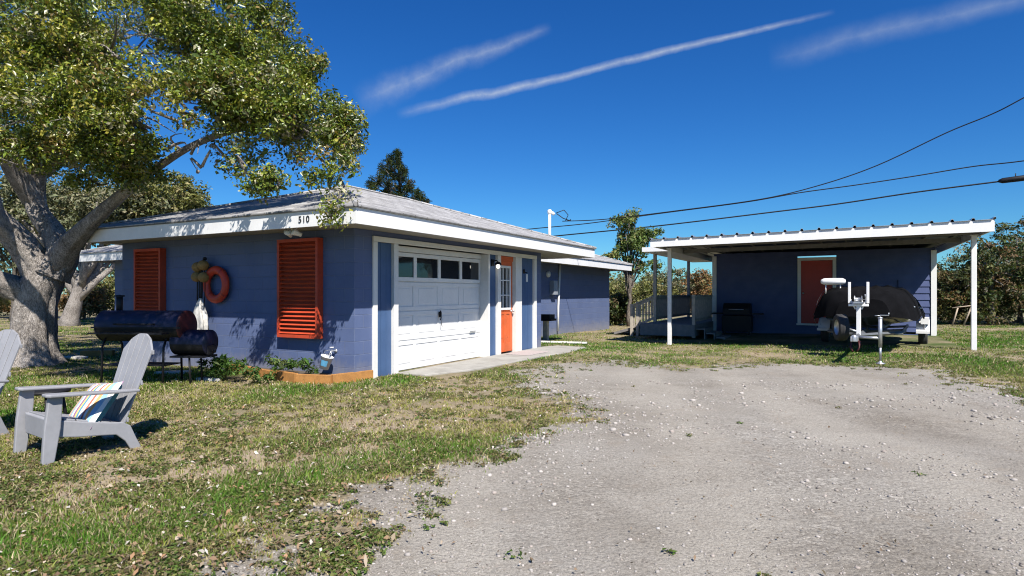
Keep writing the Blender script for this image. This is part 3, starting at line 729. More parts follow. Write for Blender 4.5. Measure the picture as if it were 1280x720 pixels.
# garage door
gx0, gx1 = K[496.5] + .003, K[612] - .063; gd = .19
gt = HD - .105
mb = MB(); nrow = 4; rh = gt / nrow; cwid = (gx1 - gx0) / 4
mb.box(gx0, gx1, gd + .03, gd + .07, .01, gt)
for r_ in range(nrow):
    z0, z1 = r_ * rh + .012, (r_ + 1) * rh - .006
    st = .07
    ge = gd + (.02 if r_ < 3 else 0)
    mb.box(gx0, gx1, ge, gd + .03, z0, z0 + st); mb.box(gx0, gx1, ge, gd + .03, z1 - st, z1)
    for c_ in range(5):
        xc = gx0 + c_ * cwid; a = max(gx0, xc - st * .6); b = min(gx1, xc + st * .6)
        mb.box(a, b, ge, gd + .03, z0 + st, z1 - st)
    if r_ < 3:
        for c_ in range(4):
            mb.box(gx0 + c_ * cwid + st + .06, gx0 + (c_ + 1) * cwid - st - .06, gd + .0255, gd + .03, z0 + st + .04, z1 - st - .04)
gdoor = mb.build('garage_door', M['white'], house, bevel=.004)
for c_ in range(4):
    MB().box(gx0 + c_ * cwid + .05, gx0 + (c_ + 1) * cwid - .05, gd + .018, gd + .026, 3 * rh + .085, gt - .08).build('window_pane', M['glass'], gdoor)
xm = gx0 + 2 * cwid
mb = MB(); mb.tube([(xm, gd - .02, 1.02), (xm, gd - .035, .98), (xm, gd - .035, .88), (xm, gd - .02, .84)], .012, 8); mb.box(xm - .03, xm + .03, gd - .02, gd - .001, .9, 1.0)
mb.tube([(xm, gd - .035, .9), (xm + .01, gd - .03, .80), (xm + .03, gd - .03, .74), (xm + .06, gd - .02, .72)], .006, 6); mb.build('handle', M['black'], gdoor)
mb = MB(); mb.box(gx1 - .42, gx1 - .2, gd - .018, gd - .001, .55, .575); mb.build('latch', M['galv'], gdoor)
# entry door
dx0, dx1 = K[625] + .004, K[643.5] - .004
mb = MB(); dt = 2.06; dy = .06
mb.box(dx0, dx1, dy + .012, dy + .05, .05, .93)
for a, b in ((dx0, dx0 + .13), (dx1 - .13, dx1), ((dx0 + dx1) / 2 - .06, (dx0 + dx1) / 2 + .06)):
    mb.box(a, b, dy, dy + .012, .25, .88)
mb.box(dx0, dx1, dy, dy + .012, .05, .25); mb.box(dx0, dx1, dy, dy + .012, .88, .98)
for z0, z1 in ((.36, .8),):
    for s_ in (0, 1):
        xa = dx0 + .17 + s_ * ((dx1 - dx0) / 2 - .06); mb.box(xa, xa + (dx1 - dx0) / 2 - .28, dy + .004, dy + .012, z0, z1)
mb.box(dx0, dx0 + .08, dy, dy + .05, .98, 1.96); mb.box(dx1 - .08, dx1, dy, dy + .05, .98, 1.96); mb.box(dx0, dx1, dy, dy + .05, 1.96, dt)
mb.box(dx0, dx1, dy, dy + .012, .93, .98); mb.box(dx0, dx1, dy + .012, dy + .05, .93, .98)
door = mb.build('door', M['orange'], house, bevel=.003)
mb = MB(); wx0, wx1, wz0, wz1 = dx0 + .08, dx1 - .08, .98, 1.96
for a, b in ((wx0, wx0 + .045), (wx1 - .045, wx1)): mb.box(a, b, dy - .006, dy + .03, wz0, wz1)
for a, b in ((wz0, wz0 + .05), (wz1 - .05, wz1)): mb.box(wx0 + .045, wx1 - .045, dy - .006, dy + .03, a, b)
for i in (1, 2):
    x = wx0 + (wx1 - wx0) * i / 3; mb.box(x - .011, x + .011, dy - .002, dy + .028, wz0 + .05, wz1 - .05)
    z = wz0 + (wz1 - wz0) * i / 3; mb.box(wx0 + .045, wx1 - .045, dy, dy + .026, z - .011, z + .011)
mb.build('window_grille', M['white'], door)
MB().box(wx0 + .04, wx1 - .04, dy + .031, dy + .035, wz0 + .04, wz1 - .04).build('window_pane', M['glass'], door)
mb = MB(); zz = [(.0, .02), (.03, .025), (.045, .015), (.05, 0)]
mb.lathe([(.028, 0), (.028, .01), (.012, .015), (.012, .04), (.028, .05), (.028, .07), (0.001, .08)], 12, Matrix.Translation((dx1 - .06, dy, .95)) @ Matrix.Rotation(R(90), 4, 'X')); mb.build('handle', M['galv'], door)
# orange head over the door
MB().box(K[625] + .002, K[643.5] - .002, .04, .09, dt + .003, HD - .004).build('door_head', M['orange'], house)
# porch lamp
mb = MB(); lx = (K[612] + K[621]) / 2; lz = 1.95
mb.box(lx - .05, lx + .05, .0, .028, lz - .02, lz + .12); mb.tube([(lx, .0, lz + .08), (lx, -.08, lz + .10), (lx, -.12, lz + .06)], .012, 8)
mb.lathe([(.02, .07), (.06, .04), (.07, .02), (.07, .0)], 12, Matrix.Translation((lx, -.12, lz))); lamp = mb.build('porch_lamp', M['black'], house)
MB().lathe([(.001, -.075), (.03, -.065), (.042, -.03), (.03, 0), (.015, .02)], 12, Matrix.Translation((lx, -.12, lz))).build('bulb', M['bulb'], lamp)
# keypad and hook on the right panel
mb = MB(); px_ = (K[651] + K[667]) / 2
mb.box(px_ - .02, px_ + .05, .01, .03, 1.62, 1.80); mb.build('keypad', M['white'], house, bevel=.004)
mb = MB(); mb.lathe([(.055, 0), (.055, .012), (.02, .03), (.001, .032)], 14, Matrix.Translation((px_ - .12, .03, 1.86)) @ Matrix.Rotation(R(90), 4, 'X')); mb.box(px_ - .13, px_ - .11, -.06, .0, 1.82, 1.84); mb.build('wall_hook', M['black'], house)

# roofs
def hip(mb, x0, x1, y0, y1, z, slope, t=.028):
    h = (y1 - y0) / 2; zr = z + t + h * slope; ym = (y0 + y1) / 2
    b = [(x0, y0, z), (x1, y0, z), (x1, y1, z), (x0, y1, z)]; e = [(p[0], p[1], z + t) for p in b]
    r = [(x0 + h, ym, zr), (x1 - h, ym, zr)]
    mb.add(b + e + r, [(0, 1, 5, 4), (1, 2, 6, 5), (2, 3, 7, 6), (3, 0, 4, 7), (4, 5, 9, 8), (5, 6, 9), (6, 7, 8, 9), (7, 4, 8), (3, 2, 1, 0)])
    # ridge and hip caps
    for a, c in ((r[0], r[1]), (e[0], r[0]), (e[3], r[0]), (e[1], r[1]), (e[2], r[1])):
        a, c = Vector(a), Vector(c); mb.tube([a + Vector((0, 0, .005)), c + Vector((0, 0, .005))], .035, 6, smooth=False)
RX0, RX1, RY0, RY1 = -.78, 8.27, -.753, 6.18
ZF0, ZF1 = 2.293, 2.512
mb = MB(); hip(mb, RX0 - .03, RX1 + .03, RY0 - .03, RY1 + .03, ZF1 + .003, .306); mb.build('roof', M['shingle'], house)
mb = MB(); hip(mb, 2.4, 16.97, .89, 12.9, 2.474, .306); rr = mb.build('roof', M['shingle'], house)
mb = MB(); th = .035
mb.prism([(RY0, ZF0), (RY1 + .0, ZF0), (RY1 - .30, ZF1), (RY0, ZF1)], RX0, RX0 + th, lambda u, w, t: (t, u, w))
mb.box(RX0 + th, RX1 - th, RY0, RY0 + th, ZF0, ZF1); mb.box(RX1 - th, RX1, RY0, RY1, ZF0, ZF1); mb.box(RX0 + th, RX1 - th, RY1 - th, RY1, ZF0 + .02, ZF1 - .02)
fascia = mb.build('fascia', M['white'], house)
mb = MB(); mb.box(LW + .02, 16.94, .92, .955, 2.25, 2.47); mb.box(16.905, 16.94, .955, 12.87, 2.25, 2.47); mb.box(2.43, 2.465, 6.25, 12.87, 2.25, 2.47); mb.box(2.465, 16.9, 12.835, 12.87, 2.25, 2.47)
mb.build('fascia', M['white'], house)
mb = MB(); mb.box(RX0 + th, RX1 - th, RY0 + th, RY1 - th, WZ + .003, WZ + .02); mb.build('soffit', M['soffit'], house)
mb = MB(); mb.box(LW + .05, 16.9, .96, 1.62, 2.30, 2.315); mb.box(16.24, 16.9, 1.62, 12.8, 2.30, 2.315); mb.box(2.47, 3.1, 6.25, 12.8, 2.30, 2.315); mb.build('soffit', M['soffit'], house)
mb = MB(); mb.box(16.942, 17.06, .92, 12.8, 2.36, 2.46); mb.build('gutter', M['lintel'], house)
# louvred shutter boxes on the left wall
for y0, y1, z0, z1 in ((.647, 1.551, .64, 2.215), (4.684, 5.527, .64, 2.195)):
    mb = MB(); d = .12; fr = .05
    mb.box(-d, -.002, y0, y0 + fr, z0, z1); mb.box(-d, -.002, y1 - fr, y1, z0, z1)
    mb.box(-d, -.002, y0 + fr, y1 - fr, z0, z0 + fr); mb.box(-d, -.002, y0 + fr, y1 - fr, z1 - fr, z1)
    n = 22; p = (z1 - z0 - 2 * fr) / n
    for i in range(n):
        zc = z0 + fr + (i + .5) * p
        mx = Matrix.Translation((-d + .03, 0, zc)) @ Matrix.Rotation(R(-38), 4, 'Y')
        mb.box(-.033, .033, y0 + fr, y1 - fr, -.005, .005, mx)
    mb.box(-.04, -.03, y0 + fr, y1 - fr, z0 + fr, z1 - fr)
    mb.build('louvred_shutter', M['red_orange'], house)
# house number on the fascia
fc = bpy.data.curves.new('house_number', 'FONT'); fc.body = '510'; fc.size = .135; fc.extrude = .004; fc.align_x = 'CENTER'; fc.align_y = 'CENTER'; fc.space_character = 1.15
fo = bpy.data.objects.new('house_number', fc); col.objects.link(fo); fc.materials.append(M['ink']); fo_m = Matrix.Translation((RX0 - .006, RY0 + .975, (ZF0 + ZF1) / 2 - .005)) @ Matrix(((0, 0, -1, 0), (-1, 0, 0, 0), (0, 1, 0, 0), (0, 0, 0, 1)))
bpy.context.view_layer.update()
num_me = bpy.data.meshes.new_from_object(fo.evaluated_get(bpy.context.evaluated_depsgraph_get())); bpy.data.objects.remove(fo)
fo = bpy.data.objects.new('house_number', num_me); col.objects.link(fo); fo.parent = fascia; fo.matrix_local = fo_m
# floodlight under the eave
mb = MB(); fy = .72
for dy_ in (-.09, .09):
    mx = Matrix.Translation((-.52, fy + dy_, WZ - .10)) @ Matrix.Rotation(R(-65), 4, 'Y') @ Matrix.Rotation(R(25 * (1 if dy_ > 0 else -1)), 4, 'X')
    mb.lathe([(.001, -.06), (.03, -.055), (.035, .0), (.058, .07), (.056, .085), (.001, .095)], 14, mx)
mb.lathe([(.05, 0), (.05, -.03), (.02, -.06), (.001, -.06)], 14, Matrix.Translation((-.52, fy, WZ))); mb.build('floodlight', M['white'], house)
# service mast, meter and conduit on the far wing
mb = MB(); mast = hw(10.3, 1.5); mu, mv = 10.3, 1.5
mb.tube([(mu, mv, 2.3), (mu, mv, 3.86)], .045, 10)
mb.lathe([(.046, 3.82), (.062, 3.84), (.072, 3.9), (.06, 3.95), (.02, 3.97), (.001, 3.972)], 14, Matrix.Translation((mu, mv, 0)))
mb.tube([(mu, mv, 3.88), (mu + .04, mv - .10, 3.85), (mu + .05, mv - .13, 3.8)], .05, 8)
sm = mb.build('service_mast', M['white'], house)
mb = MB()
mb.tube([(mu + .05, mv - .2, 3.85), (mu + .2, mv - .4, 3.95), (mu + .3, mv - .5, 3.8), (mu + .2, mv - .45, 3.6), (mu + .5, mv - .5, 3.66)], .014, 6)
mb.tube([(mu + .05, mv - .22, 3.83), (mu + .25, mv - .35, 3.7), (mu + .35, mv - .55, 3.62), (mu + .5, mv - .5, 3.68)], .014, 6); mb.build('drip_loop', M['black'], sm)
mb = MB(); mb.box(10.55, 10.85, 1.46, 1.62, 1.3, 1.75); mb.build('meter_box', M['grey_metal'], house, bevel=.008)
mb = MB(); mb.lathe([(.1, 0), (.1, .04), (.085, .07), (.001, .09)], 16, Matrix.Translation((10.4, 1.615, 1.95)) @ Matrix.Rotation(R(90), 4, 'X')); mb.build('meter', M['white_trim'], house)
mb = MB(); mb.tube([(11.25, 1.57, 2.3), (11.2, 1.57, 1.6), (11.12, 1.57, .9), (11.1, 1.57, .12)], .035, 8); mb.build('conduit', M['white'], house)
# apron, mat
mb = MB(); ap = [(1.0, -.001), (1.05, -.55), (1.9, -.85), (3.2, -.95), (4.6, -.95), (5.6, -1.1), (7.0, -1.0), (7.1, -.2), (6.6, -.001)]
mb.prism(ap, -.08, .03, lambda u, w, t: (u, w, t)); ob = mb.build('concrete_apron', M['concrete'], None, bevel=.012); ob.location = C0; ob.rotation_euler = (0, 0, HROT); ob['kind'] = 'structure'
mb = MB(); mb.box(4.45, 5.45, -.72, -.16, .031, .046); m_ = mb.build('doormat', M['mat'], None, bevel=.004); m_.location = C0; m_.rotation_euler = (0, 0, HROT); tag(m_, 'pinkish grey doormat on the concrete before the orange door', 'doormat')

# ------------------------------------------------------------------ things on and by the left wall
def world_of(u, v, z): return hw(u, v, z)
lr = empty('life_ring', hw(-.05, 3.12, 1.50), HROT, 'orange life ring hanging on the blue wall between the louvred shutters', 'life ring')
mb = MB(); n, k = 36, 12
Pm = [[Vector((-.035 + .055 * math.cos(2 * math.pi * j / k), (.255 + .075 * math.sin(2 * math.pi * j / k)) * math.cos(2 * math.pi * i / n), (.255 + .075 * math.sin(2 * math.pi * j / k)) * math.sin(2 * math.pi * i / n))) for j in range(k)] for i in range(n + 1)]
mb.grid(Pm, closed=True); mb.build('ring', M['ring'], lr)
for a in (.6, 2.2, 3.8, 5.4):
    mb = MB(); mb.grid([[Vector((-.035 + .058 * math.cos(2 * math.pi * j / k), (.255 + .079 * math.sin(2 * math.pi * j / k)) * math.cos(a + t), (.255 + .079 * math.sin(2 * math.pi * j / k)) * math.sin(a + t))) for j in range(k)] for t in (-.06, .06)], closed=True)
    mb.build('band', M['red'], lr)
fl = empty('net_floats', hw(-.12, 3.42, 1.78), HROT, 'cluster of brown net floats on ropes beside the orange life ring', 'floats')
for i, (a, b) in enumerate(((.10, .03), (-.06, .06), (.12, -.14), (-.07, -.15))):
    mb = MB(); mb.lathe([(.012, -.09), (.06, -.075), (.092, -.03), (.098, 0), (.092, .03), (.06, .075), (.012, .09)], 16, Matrix.Translation((-.04, a, b))); mb.build('float', M['float'], fl)
mb = MB()
for i in range(9):
    y = random.uniform(-.12, .14); mb.tube([(0, 0, .16), (-.02, y, -.1), (-.02, y * 1.05, -.4), (-.02, y * .9 + .02, -.72)], .008, 5)
mb.lathe([(.03, .0), (.03, .04), (.001, .05)], 10, Matrix.Translation((.05, 0, .18)) @ Matrix.Rotation(R(-90), 4, 'Y')); mb.build('rope', M['black'], fl)
mb = MB(); rows = 14; Pm = []
for i in range(rows):
    t = i / (rows - 1); row = []
    for j in range(24):
        a = 2 * math.pi * j / 24; r = .03 + .10 * math.sin(min(1, t * 1.6) * math.pi / 2) * (1 - .25 * max(0, t - .6))
        r *= 1 + .28 * math.sin(a * 5 + t * 2) + .12 * math.sin(a * 9 - t * 5)
        row.append(Vector((-.06 + r * .5 * math.cos(a), r * math.sin(a) + .03 * math.sin(t * 6), .26 - .60 * t - (.08 * math.sin(a * 3) if t > .95 else 0))))
    Pm.append(row)
mb.grid(Pm, closed=True); wc = mb.build('cloth_bundle', M['cloth'], None); wc.location = hw(-.1, 3.44, 1.0); wc.rotation_euler = (0, 0, HROT)
tag(wc, 'ragged white cloth bundle hanging below the brown net floats', 'cloth')
# timber edging, pail, spigot
te = empty('timber_edging', hw(0, 0, 0), HROT, 'low orange timber edging curving along the base of the left wall', 'edging')
ed = [(.34, -.06), (-.36, .11), (-.50, .68), (-.40, 1.35), (-.28, 1.95), (-.1, 2.8)]
for i in range(len(ed) - 1):
    a, b = Vector((*ed[i], 0)), Vector((*ed[i + 1], 0)); d = (b - a); ln = d.length; ang = math.atan2(d.y, d.x)
    mx = Matrix.Translation(a) @ Matrix.Rotation(ang, 4, 'Z'); mb = MB(); mb.box(.004, ln - .004, -.03, .03, -.08, .15 - .01 * (i % 2), mx); mb.build('board', M['timber'], te, bevel=.006)
fdirt = MB(); fdirt.prism([(-.01, .0), (-.33, .13), (-.46, .68), (-.37, 1.35), (-.25, 1.95), (-.08, 2.7), (-.01, 2.75)], -.05, .1, lambda u, w, t: (u, w, t)); fb = fdirt.build('soil_bed', simple('dark_soil', (.09, .07, .05), .95, var=.4, scale=20, bs=.6), None); fb.location = C0; fb.rotation_euler = (0, 0, HROT); fb['kind'] = 'structure'
sg = empty('spigot', hw(-.003, .37, .46), HROT, 'small metal garden tap on the blue wall above the white pail', 'tap')
mb = MB(); mb.tube([(0, 0, 0), (-.07, 0, 0), (-.12, 0, -.01), (-.135, 0, -.05)], .014, 8); mb.lathe([(.03, 0), (.03, .006), (.012, .01)], 10, Matrix.Translation((-.004, 0, 0)) @ Matrix.Rotation(R(-90), 4, 'Y')); mb.build('pipe', M['galv'], sg)
mb = MB(); mb.lathe([(.001, .05), (.012, .05), (.035, .055), (.035, .065), (.001, .066)], 8, Matrix.Translation((-.09, 0, 0))); mb.tube([(-.09, 0, .0), (-.09, 0, .06)], .008, 6); mb.build('handle', M['white'], sg)
pl = empty('pail', hw(-.19, .44, .20), HROT, 'small white pail with blue print hung tilted from the tap', 'pail'); pl.rotation_euler = (R(16), R(6), HROT)
mb = MB(); mb.lathe([(.001, 0), (.068, 0), (.09, .185), (.097, .187), (.097, .2), (.088, .2), (.066, .01), (.001, .01)], 22); mb.build('body', M['white'], pl)
mb = MB(); Pm = [[Vector((math.cos(a) * (.0695 + z * .119), math.sin(a) * (.0695 + z * .119), z)) for a in np.linspace(R(170), R(245), 8)] for z in (.05, .14)]; mb.grid(Pm); mb.build('printed_label', M['blue_print'], pl)
mb = MB(); mb.tube([(0, -.095, .19), (.0, -.07, .26), (.01, 0, .30), (0, .07, .26), (0, .095, .19)], .004, 5); mb.build('handle', M['galv'], pl)
# green weeds along the wall and in the bed
def weeds(name, label, cs, rad, per, size, pal, group):
    cs = np.array([(c.x, c.y, c.z) for c in cs]); b = cs.mean(0); b[2] = gz(b[0], b[1])
    V, Fq, c = leaf_cloud(cs - b, rad, per, size, pal, up=.6, aspect=.35)
    o = npmesh(name, V, Fq, M['leaf_dull'], None, ('Col', c)); o.location = b; tag(o, label, 'plant', group)
PW = [(.06, .13, .02), (.09, .17, .03), (.04, .085, .015), (.13, .17, .05)]
wl = [('leafy green weed clump in front of the grill firebox', 260, 466, 9.3, 7, .12), ('bright green weed clump right of the firebox legs', 290, 470, 9.3, 8, .13), ('spindly weed beside the left end of the timber edging', 288, 452, 10.2, 5, .13),
      ('dark weed in the bed below the right louvred shutter', 348, 458, 9.55, 6, .12), ('small weed at the wall foot under the shutter shadow', 375, 462, 9.35, 5, .1), ('grassy weed in shade at the front of the timber edging', 330, 480, 9.0, 5, .09)]
for lab, px, py, d, n, rad in wl:
    c = at(px, py, d); c.z = 0
    weeds('weed', lab, [c + Vector((random.uniform(-.25, .25), random.uniform(-.2, .2), random.uniform(.08, .30))) for _ in range(n)], rad, 55, .035, PW, 'weeds along the left wall')
# flat stones and plank on the ground
def slab(name, label, c, sx, sy, h, rz, mat, cat, group=None):
    mb = MB(); n = 9; pts = [((1 + random.uniform(-.15, .1)) * sx * math.cos(2 * math.pi * i / n), (1 + random.uniform(-.15, .1)) * sy * math.sin(2 * math.pi * i / n)) for i in range(n)]
    mb.prism(pts, -.03, h, lambda u, w, t: (u, w, t)); o = mb.build(name, M[mat], None, bevel=.012); o.location = (c[0], c[1], gz(c[0], c[1])); o.rotation_euler = (0, 0, rz); tag(o, label, cat, group); return o
for lab, px, py, sx, sy in (('flat pale stone at the foot of the big oak', 95, 449, .30, .12), ('flat pale stone under the middle of the grill', 200, 447, .26, .13), ('flat pale stone in the grass beside the firebox leg', 215, 468, .3, .09), ('flat pale stone among weeds under the firebox', 262, 477, .22, .08)):
    d = F * EYE / (py - HY); slab('flat_stone', lab, ((px - CX) / F * d, d), sx, sy, .05, random.uniform(-.3, .3), 'stone', 'stone', 'flat stones around the grill')
g0 = at(122, 445, F * EYE / (445 - HY)); mb = MB(); mb.box(-.32, .32, -.06, .06, 0, .13); lg = mb.build('timber_block', M['timber'], None, bevel=.015); lg.location = (g0.x, g0.y, gz(g0.x, g0.y)); lg.rotation_euler = (0, 0, .15); tag(lg, 'reddish brown timber block on the grass between oak and grill', 'timber')

# ------------------------------------------------------------------ grill (offset smoker)
gp = at(183, 478, 9.15)
grill = empty('barrel_grill', (gp.x, gp.y, gz(gp.x, gp.y)), R(-6), 'dark blue barrel smoker grill with red end and side firebox, before the wall', 'grill')
def barrel(mb, x0, x1, z, r, a0, a1, n=14, x_s=1, zs=1):
    Pm = [[Vector((x, r * math.cos(a), z + zs * r * math.sin(a))) for a in np.linspace(a0, a1, n)] for x in (x0, x1)]
    mb.grid(Pm)
MBX = Matrix.Rotation(R(90), 4, 'Y')
mb = MB(); barrel(mb, -.66, .66, .86, .235, R(-5), R(185)); lid = mb.build('lid', M['grill_blue'], grill)
mb = MB(); mb.tube([(-.3, -.22, .9), (-.3, -.29, .9), (.3, -.29, .9), (.3, -.22, .9)], .012, 8); mb.build('handle', M['black'], lid)
mb = MB(); barrel(mb, -.655, .655, .86, .23, R(180), R(360)); mb.box(-.7, .7, -.245, -.22, .835, .858); mb.box(-.6, .55, -.42, -.25, .76, .78); mb.build('body', M['black'], grill)
for s_, mt in ((-.66, 'grill_blue'), (.66, 'grill_red')):
    mb = MB(); mb.lathe([(.001, .03 * s_), (.12, .028 * s_), (.22, .012 * s_), (.236, 0), (.236, -.03 * s_)], 28, Matrix.Translation((s_, 0, .86)) @ MBX); mb.build('end_cap', M[mt], grill)
mb = MB(); barrel(mb, .50, 1.02, .62, .19, R(-5), R(185)); mb.lathe([(.001, .0), (.19, .0), (.191, -.02)], 24, Matrix.Translation((1.03, 0, .62)) @ MBX); mb.build('firebox_lid', M['grill_blue'], grill)
mb = MB(); barrel(mb, .50, 1.02, .62, .187, R(180), R(360)); mb.box(.50, 1.02, -.18, .18, .405, .43); mb.box(1.034, 1.05, -.1, .1, .46, .58); mb.tube([(1.04, 0, .5), (1.09, 0, .5)], .012, 6); mb.lathe([(.001, .02), (.03, .02), (.03, 0), (.001, 0)], 10, Matrix.Translation((1.08, 0, .5)) @ MBX); mb.build('firebox', M['black'], grill)
for x in (-.55, .42):
    for y in (-.2, .2):
        mb = MB(); mb.tube([(x, y * .7, .68), (x, y, .55), (x, y * 1.1, -.03)], .016, 8); mb.build('leg', M['black'], grill)
for y in (-.14, .14):
    mb = MB(); mb.tube([(.78, y, .44), (.80, y, -.03)], .014, 8); mb.build('leg', M['black'], grill)
mb = MB(); mb.box(-.56, .43, -.2, .2, .28, .295); mb.build('shelf', M['black'], grill)
mb = MB(); mb.tube([(-.5, .08, 1.05), (-.5, .08, 1.3)], .045, 10); mb.lathe([(.07, 1.3), (.07, 1.32), (.001, 1.33)], 12, Matrix.Translation((-.5, .08, 0))); mb.build('chimney', M['black'], grill)

# ------------------------------------------------------------------ chairs
def make_chair(loc, rz, label):
    """local -Y is the front; x across"""
    root = empty('adirondack_chair', loc, rz, label, 'chair', 'grey garden chairs on the lawn'); root.scale = (.93, .80, 1)
    def seat_z(y): return .36 - .16 * (y + .42) / .75
    mb = MB(); W = .255
    for i in range(6):
        y0 = -.42 + i * .115
        a, b = y0, y0 + .102
        mb.prism([(a, seat_z(a)), (b, seat_z(b)), (b, seat_z(b) + .024), (a, seat_z(a) + .024)], -W, W, lambda u, w, t: (t, u, w))
    mb.prism([(-.44, .20), (-.41, .20), (-.41, .375), (-.44, .36)], -W - .02, W + .02, lambda u, w, t: (t, u, w))
    mb.build('seat', M['resin'], root, bevel=.006)
    # fan back of five slats, rounded top, joined at foot and waist
    mb = MB(); n = 5
    def back(u, h, off=0):
        return Vector((u * (1 + .32 * h), .24 + .33 * h + .05 * (u * 3) ** 2 * 0 + off, .20 + .80 * h))
    for i in range(n):
        u0 = -.235 + i * .094; u1 = u0 + .085; rows = 10; um = (u0 + u1) / 2
        for o_, fl_ in ((0, 0), (.02, 1)):
            pass
        front = []; rear = []
        for j in range(rows + 1):
            t = j / rows
            def top(u): return 1.0 - .35 * abs(u / .235) ** 2.2 * .55
            front.append([back(u0, t * top(u0)), back(u1, t * top(u1))]); rear.append([back(u0, t * top(u0), .022), back(u1, t * top(u1), .022)])
        ring = [[f[0], f[1], r_[1], r_[0]] for f, r_ in zip(front, rear)]
        mb.grid(ring, smooth=False, closed=True)
        e = ring[-1]; mb.add(e, [(0, 1, 2, 3)])
    for h in (.08, .47, .80):
        mb.prism([(-.01, -.02), (.01, -.02), (.01, .02), (-.01, .02)], -.235 * (1 + .3 * h), .235 * (1 + .3 * h), lambda u, w, t, h=h: (t, .24 + .33 * h + .03 + u, .20 + .80 * h + w))
    mb.build('backrest', M['resin'], root, bevel=.004)
    for s_ in (-1, 1):
        x = s_ * .33
        # arm: widening plank sloping down to the back
        mb = MB(); arm = [(-.50, -.05), (-.47, -.075), (-.2, -.07), (.15, -.055), (.36, -.04), (.36, .03), (.15, .05), (-.2, .06), (-.47, .065), (-.50, .04)]
        mb.prism(arm, 0, .024, lambda u, w, t: (x + s_ * w, u, .555 - .05 * (u + .5) + t)); mb.build('armrest', M['resin'], root, bevel=.008)
        # front leg (tapering plank leaning forward)
        mb = MB(); mb.prism([(-.46, .56), (-.34, .555), (-.36, .3), (-.42, 0), (-.52, 0), (-.50, .3)], x - .035, x + .012 * 1, lambda u, w, t: (t, u, w)); mb.build('leg', M['resin'], root, bevel=.01)
        # rear leg and side rail: one curved piece from the seat front to the back foot
        mb = MB(); side = [(-.44, .37), (-.1, .305), (.12, .27), (.22, .26), (.30, .22), (.36, .10), (.42, 0), (.31, 0), (.25, .09), (.16, .16), (.02, .175), (-.2, .195), (-.44, .23)]
        mb.prism(side, x * .84 - .014, x * .84 + .014, lambda u, w, t: (t, u, w)); mb.build('leg', M['resin'], root, bevel=.008)
    return root
fx, fy_ = -.62, -.785
cpos = (-3.67, 5.24)
ch1 = make_chair((cpos[0], cpos[1], gz(*cpos) - .015), R(-35), 'grey resin garden chair with a striped cushion on the lawn')
ch2p = (-5.18, 5.62)
ch2 = make_chair((ch2p[0], ch2p[1], gz(*ch2p) - .015), R(-22), 'grey resin garden chair cut off by the left edge of the photo')
# cushion
cu = empty('cushion', (0, 0, 0), 0, 'striped multicoloured cushion leaning in the grey resin chair', 'cushion')
n = 14; mb = MB()
for sgn in (1, -1):
    Pm = []
    for i in range(n + 1):
        row = []
        for j in range(n + 1):
            u, v = 2 * i / n - 1, 2 * j / n - 1
            e = max(0, (1 - u ** 4) * (1 - v ** 4)); k_ = 1 - .10 * (1 - abs(u)) * abs(v) ** 2 - 0
            row.append(Vector((u * .23 * (1 - .08 * (1 - v * v)), v * .23 * (1 - .08 * (1 - u * u)), sgn * .075 * e ** .6)))
        Pm.append(row if sgn > 0 else row[::-1])
    if sgn > 0: mb.grid(Pm); mb.build('front', M['stripes'], cu); mb = MB()
    else: mb.grid(Pm); mb.build('back', M['teal'], cu)
mx = Matrix.Translation(ch1.location) @ Matrix.Rotation(ch1.rotation_euler.z, 4, 'Z') @ Matrix.Translation((.02, .05, .40)) @ Matrix.Rotation(R(52), 4, 'X') @ Matrix.Rotation(R(8), 4, 'Z')
cu.matrix_world = mx
# dark side table behind the chair
st_p = (-4.80, 6.28); stb = empty('side_table', (*st_p, gz(*st_p)), 0, 'small dark oval side table in the grass behind the chair', 'table')
mb = MB(); mb.lathe([(.001, .36), (.19, .36), (.2, .35), (.2, .335), (.19, .325), (.001, .325)], 24); mb.build('table_top', M['black'], stb)
for a in range(4):
    mb = MB(); t = a * math.pi / 2 + .6; mb.tube([(.12 * math.cos(t), .12 * math.sin(t), .33), (.17 * math.cos(t), .17 * math.sin(t), -.02)], .016, 8); mb.build('leg', M['black'], stb)

# ------------------------------------------------------------------ stand beside the house corner
sp = hw(8.75, .9); stand = empty('wooden_stand', (sp.x, sp.y, gz(sp.x, sp.y)), HROT, 'wooden post stand with a black tray top beside the garage corner', 'stand')
mb = MB(); mb.box(-.06, .06, -.07, .07, -.05, .56); mb.build('post', M['wood_grey'], stand, bevel=.006)
mb = MB(); mb.box(-.2, .2, -.24, .24, .56, .62); mb.box(-.18, .18, -.20, .2, .62, .74); mb.build('tray', M['black'], stand, bevel=.008)
rk = hw(8.2, 1.45); rack = empty('slatted_rack', (rk.x, rk.y, 0), HROT, 'tall black slatted rack against the wall behind the wooden stand', 'rack')
mb = MB(); mb.box(-.30, -.27, -.03, .03, 0, 1.85); mb.box(.27, .30, -.03, .03, 0, 1.85); mb.build('frame', M['black'], rack)
mb = MB()
for i in range(13): mb.box(-.268, .268, -.02, .02, .12 + i * .135, .2 + i * .135)
mb.build('slats', M['black'], rack)
pk = hw(8.0, .15); mb = MB(); mb.box(-.75, .75, -.07, .07, .0, .04); pk_o = mb.build('plank', M['white_trim'], None, bevel=.004); pk_o.location = (pk.x, pk.y, gz(pk.x, pk.y) + .01); pk_o.rotation_euler = (0, 0, R(-20)); tag(pk_o, 'white plank lying on the grass beside the wooden stand', 'plank')

